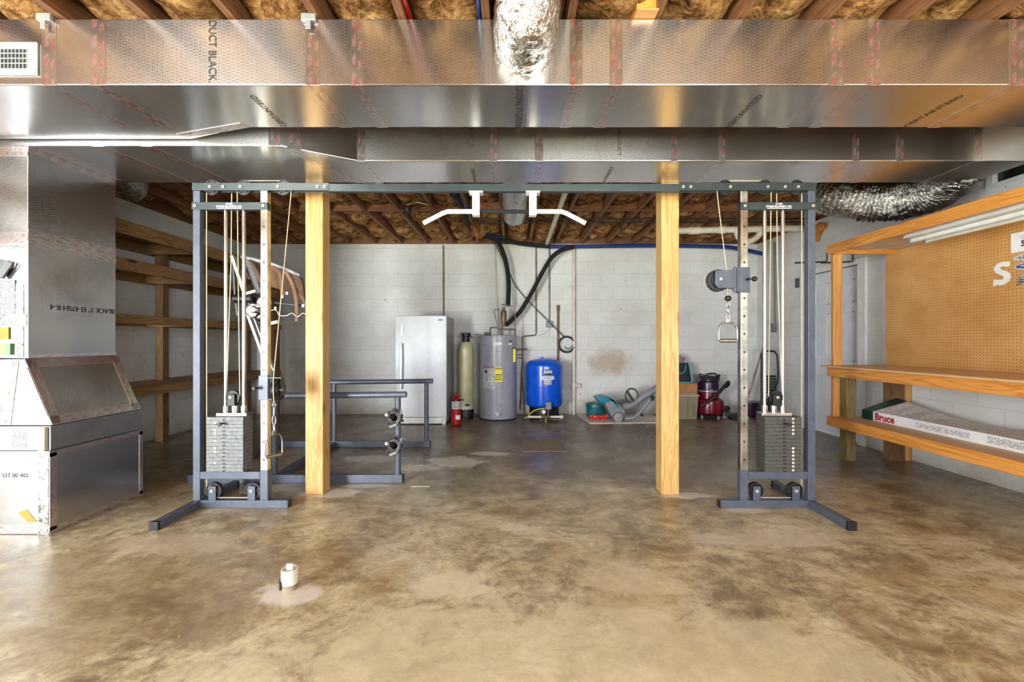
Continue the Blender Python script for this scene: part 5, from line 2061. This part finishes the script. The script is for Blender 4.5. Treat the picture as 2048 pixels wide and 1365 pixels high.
vc = thing('canister_vacuum', (3.0, 6.62, 0), 'burgundy canister vacuum cleaner with a black hose beside the tote', 'vacuum cleaner')
VX, VY = 3.01, 6.62
b = MB()
b.lathe([(.16, .06), (.195, .075), (.205, .10), (.205, .24), (.19, .285), (.15, .30)], (VX, VY, 0), 44)
b.lathe([(.148, .301), (.15, .305), (.146, .395), (.14, .40)], (VX - .01, VY, 0), 40)
b.build('water_basin', 'burgundy', vc, 40)
b = MB()
b.lathe([(.15, .401), (.152, .405), (.152, .42), (.148, .425)], (VX - .01, VY, 0), 40)
b.box(VX - .06, VX - .02, VY - .17, VY - .15, .40, .45, .004)
b.build('latch_band', 'silver', vc, 40)
b = MB()
b.lathe([(.146, .426), (.146, .53), (.14, .55), (.12, .56)], (VX - .01, VY, 0), 40)
b.build('motor_housing', 'purple', vc, 40)
b = MB()
b.lathe([(.12, .561), (.125, .575), (.12, .60), (.09, .635), (.04, .65)], (VX - .0, VY, 0), 30)
b.build('motor_dome', 'clear', vc, 50)
b = MB()
for i in range(4):
    b.tube([(VX + (.13 + .006 * i) * math.cos(t), VY - .02 + (.10 + .005 * i) * math.sin(t), .585 + .015 * i + .03 * math.sin(t * 2 + i)) for t in [2 * PI * j / 30 for j in range(30)]], .009, 8, True)
b.build('power_cord', 'black', vc, 60)
b = MB()
b.tube(smoothpath([(VX - .16, VY - .06, .57), (VX - .12, VY - .06, .63), (VX - .02, VY - .06, .675), (VX + .07, VY - .06, .67), (VX + .13, VY - .06, .60)]), .012, 10)
b.build('carry_handle', 'black', vc, 60)
b = MB()
b.tube(smoothpath([(VX - .21, VY - .20, .20), (VX - .12, VY - .22, .27), (VX + .02, VY - .22, .38), (VX + .16, VY - .20, .53), (VX + .21, VY - .17, .565)]), .022, 14)
b.tube(smoothpath([(VX + .21, VY - .17, .565), (VX + .235, VY - .14, .55), (VX + .24, VY - .1, .50), (VX + .2, VY - .06, .46)]), .018, 12)
b.build('hose', 'black', vc, 60)
b = MB()
b.lathe([(.20, .045), (.205, .06), (.16, .065)], (VX, VY, 0), 40)
b.build('trolley_ring', 'black', vc, 40)
for a in (-.6, -1.35, -2.5, .6, 2.4):
    x, y = VX + .205 * math.cos(a), VY + .205 * math.sin(a)
    b = MB()
    b.lathe([(.022, -.012), (.026, -.006), (.026, .006), (.022, .012)], (x, y, .026), 16, 'X')
    b.cyl((x, y, .03), (x, y, .065), .008)
    b.build('caster', 'silver', vc, 40)
b = MB()
b.box(VX + .14, VX + .235, VY - .16, VY - .10, .10, .20, .012)
b.box(VX + .19, VX + .255, VY - .15, VY - .11, .14, .18, .006)
b.build('inlet_box', 'black', vc, 40)

wn = thing('vacuum_wand', (3.42, 6.5, 0), 'chrome vacuum wand with a black floor head leaning in the corner', 'vacuum wand')
b = MB()
b.cyl((3.46, 6.50, .07), (3.855, 6.62, 1.14), .014, seg=14)
b.build('chrome_tube', 'chrome', wn, 40)
b = MB()
b.prism([(3.26, .0), (3.50, .0), (3.50, .05), (3.45, .09), (3.38, .09), (3.30, .05), (3.26, .03)], pl_, 6.42, 6.56, .008)
b.cyl((3.42, 6.49, .06), (3.475, 6.505, .11), .022, seg=14)
b.build('floor_head', 'black', wn, 40)
b = MB()
b.box(3.47, 3.515, 6.415, 6.45, .0, .05, .006)
b.build('head_wheel', 'silver', wn, 0)

pb_ = thing('purple_bucket', (3.72, 6.72, 0), 'small dark purple bucket on the floor in the right corner', 'bucket')
b = MB()
b.lathe([(.09, 0), (.10, .01), (.115, .2), (.12, .205), (.12, .225), (.112, .226)], (3.71, 6.76, 0), 30)
b.build('bucket_body', 'purple', pb_, 40)
b = MB()
b.lathe([(.1125, .195), (.1225, .196), (.1225, .205), (.119, .206)], (3.71, 6.76, 0), 30, 'Z', False)
b.build('bucket_rim', 'black', pb_, 40)

ht = thing('folding_cart', (3.7, 6.2, 0), 'folded green slatted cart with a black frame leaning on the right wall', 'cart')
ha = lambda u, v, d=0: Vector((3.57 + u + .03 * v, 6.20 + .10 * v + d, v))
b = MB()
fr = [ha(0, .0), ha(.01, .45), ha(.025, .92)] + [ha(.045, .99), ha(.08, 1.02), ha(.20, 1.02), ha(.235, .99), ha(.255, .92)] + [ha(.25, .60), ha(.20, .45), ha(.20, .0)]
b.tube(smoothpath(fr, 5), .0125, 12)
b.build('frame', 'black', ht, 60)
for i in range(7):
    b = MB()
    v = .66 - .038 * i
    b.obox(ha(.115, v, -.018), (.10, 0, .0), (0, .008, 0), (0, .0015, .0155), .003)
    b.build('slat', 'green', ht, 0)
b = MB()
b.obox(ha(.11, .18, -.02), (.095, 0, 0), (0, .012, 0), (0, .012, .16), .006)
b.build('base_tray', 'green', ht, 0)
b = MB()
for u in (.0, .2):
    b.lathe([(.04, -.012), (.045, -.008), (.045, .008), (.04, .012)], ha(u, .046, .04), 20, 'X')
b.build('wheel', 'black', ht, 40)

# right wall electrics
ec = thing('wall_conduit', (XR, 6.46, 1.4), 'grey conduit and switch box on the right wall near the corner', 'conduit')
b = MB()
b.cyl((XR - .014, 6.46, 2.64), (XR - .014, 6.46, 1.43), .012)
b.build('conduit_tube', 'conduit', ec, 40)
b = MB()
b.box(XR - .045, XR - .001, 6.43, 6.50, 1.30, 1.43, .004)
b.build('switch_box', 'conduit', ec, 0)
b = MB()
b.box(XR - .03, XR - .0005, 5.92, 5.97, 1.90, 2.03, .004)
tag(b.build('light_switch', 'grey_dark', None, 0), 'dark switch plate on the right wall beside the door casing', 'switch')
b = MB()
b.sph((XR - .03, 5.55, 2.53), .09, 16, .35, 1.0, .9)
b.sph((XR - .03, 5.50, 2.60), .10, 16, .35, 1.3, .7)
for v in b.bm.verts:
    v.co += Vector((0, .5, .6)) * .05 * noise.noise(v.co * 18)
tag(b.build('foam_blob', 'foam_orange', None, 80), 'orange expanding foam blob at the top of the right wall', 'foam')

# ------------------------------------------------------------------ on the floor
sp_ = thing('pipe_stub', (-1.05, 2.05, 0), 'white capped plumbing pipe stub sticking up from the near floor', 'pipe stub')
b = MB()
b.lathe([(.033, 0), (.033, .05)], (-1.05, 2.05, 0), 28)
b.build('dark_riser', 'dirt', sp_, 40)
b = MB()
b.lathe([(.0345, .026), (.0345, .052), (.0335, .053)], (-1.05, 2.05, 0), 28)
b.build('cement_ring', 'pvc', sp_, 40)
b = MB()
b.lathe([(.034, .044), (.0385, .046), (.0385, .094), (.0375, .096), (.031, .096), (.030, .088), (.01, .088)], (-1.05, 2.05, 0), 32)
b.build('coupling', 'pvc', sp_, 40)
b = MB()
b.box(-1.066, -1.035, 2.045, 2.056, .088, .116, .002)
b.build('plug_tab', 'white', sp_, 0)
b = MB()
b.box(-1.092, -1.082, 2.03, 2.04, 0, .05, .002)
b.build('dark_shim', 'black', sp_, 0)
b = MB()
b.box(.12, .56, 4.58, 5.1, .0, .005, .002)
tag(b.build('drain_cover', 'dirt', None, 0), 'dirty square drain cover set in the middle of the floor', 'drain cover')
b = MB()
b.box(-.81, -.66, 3.475, 3.487, 0, .006, .001)
tag(b.build('wood_sliver', 'tote_lid', None, 0), 'thin wood sliver lying on the floor in front of the pipe rack', 'wood scrap')
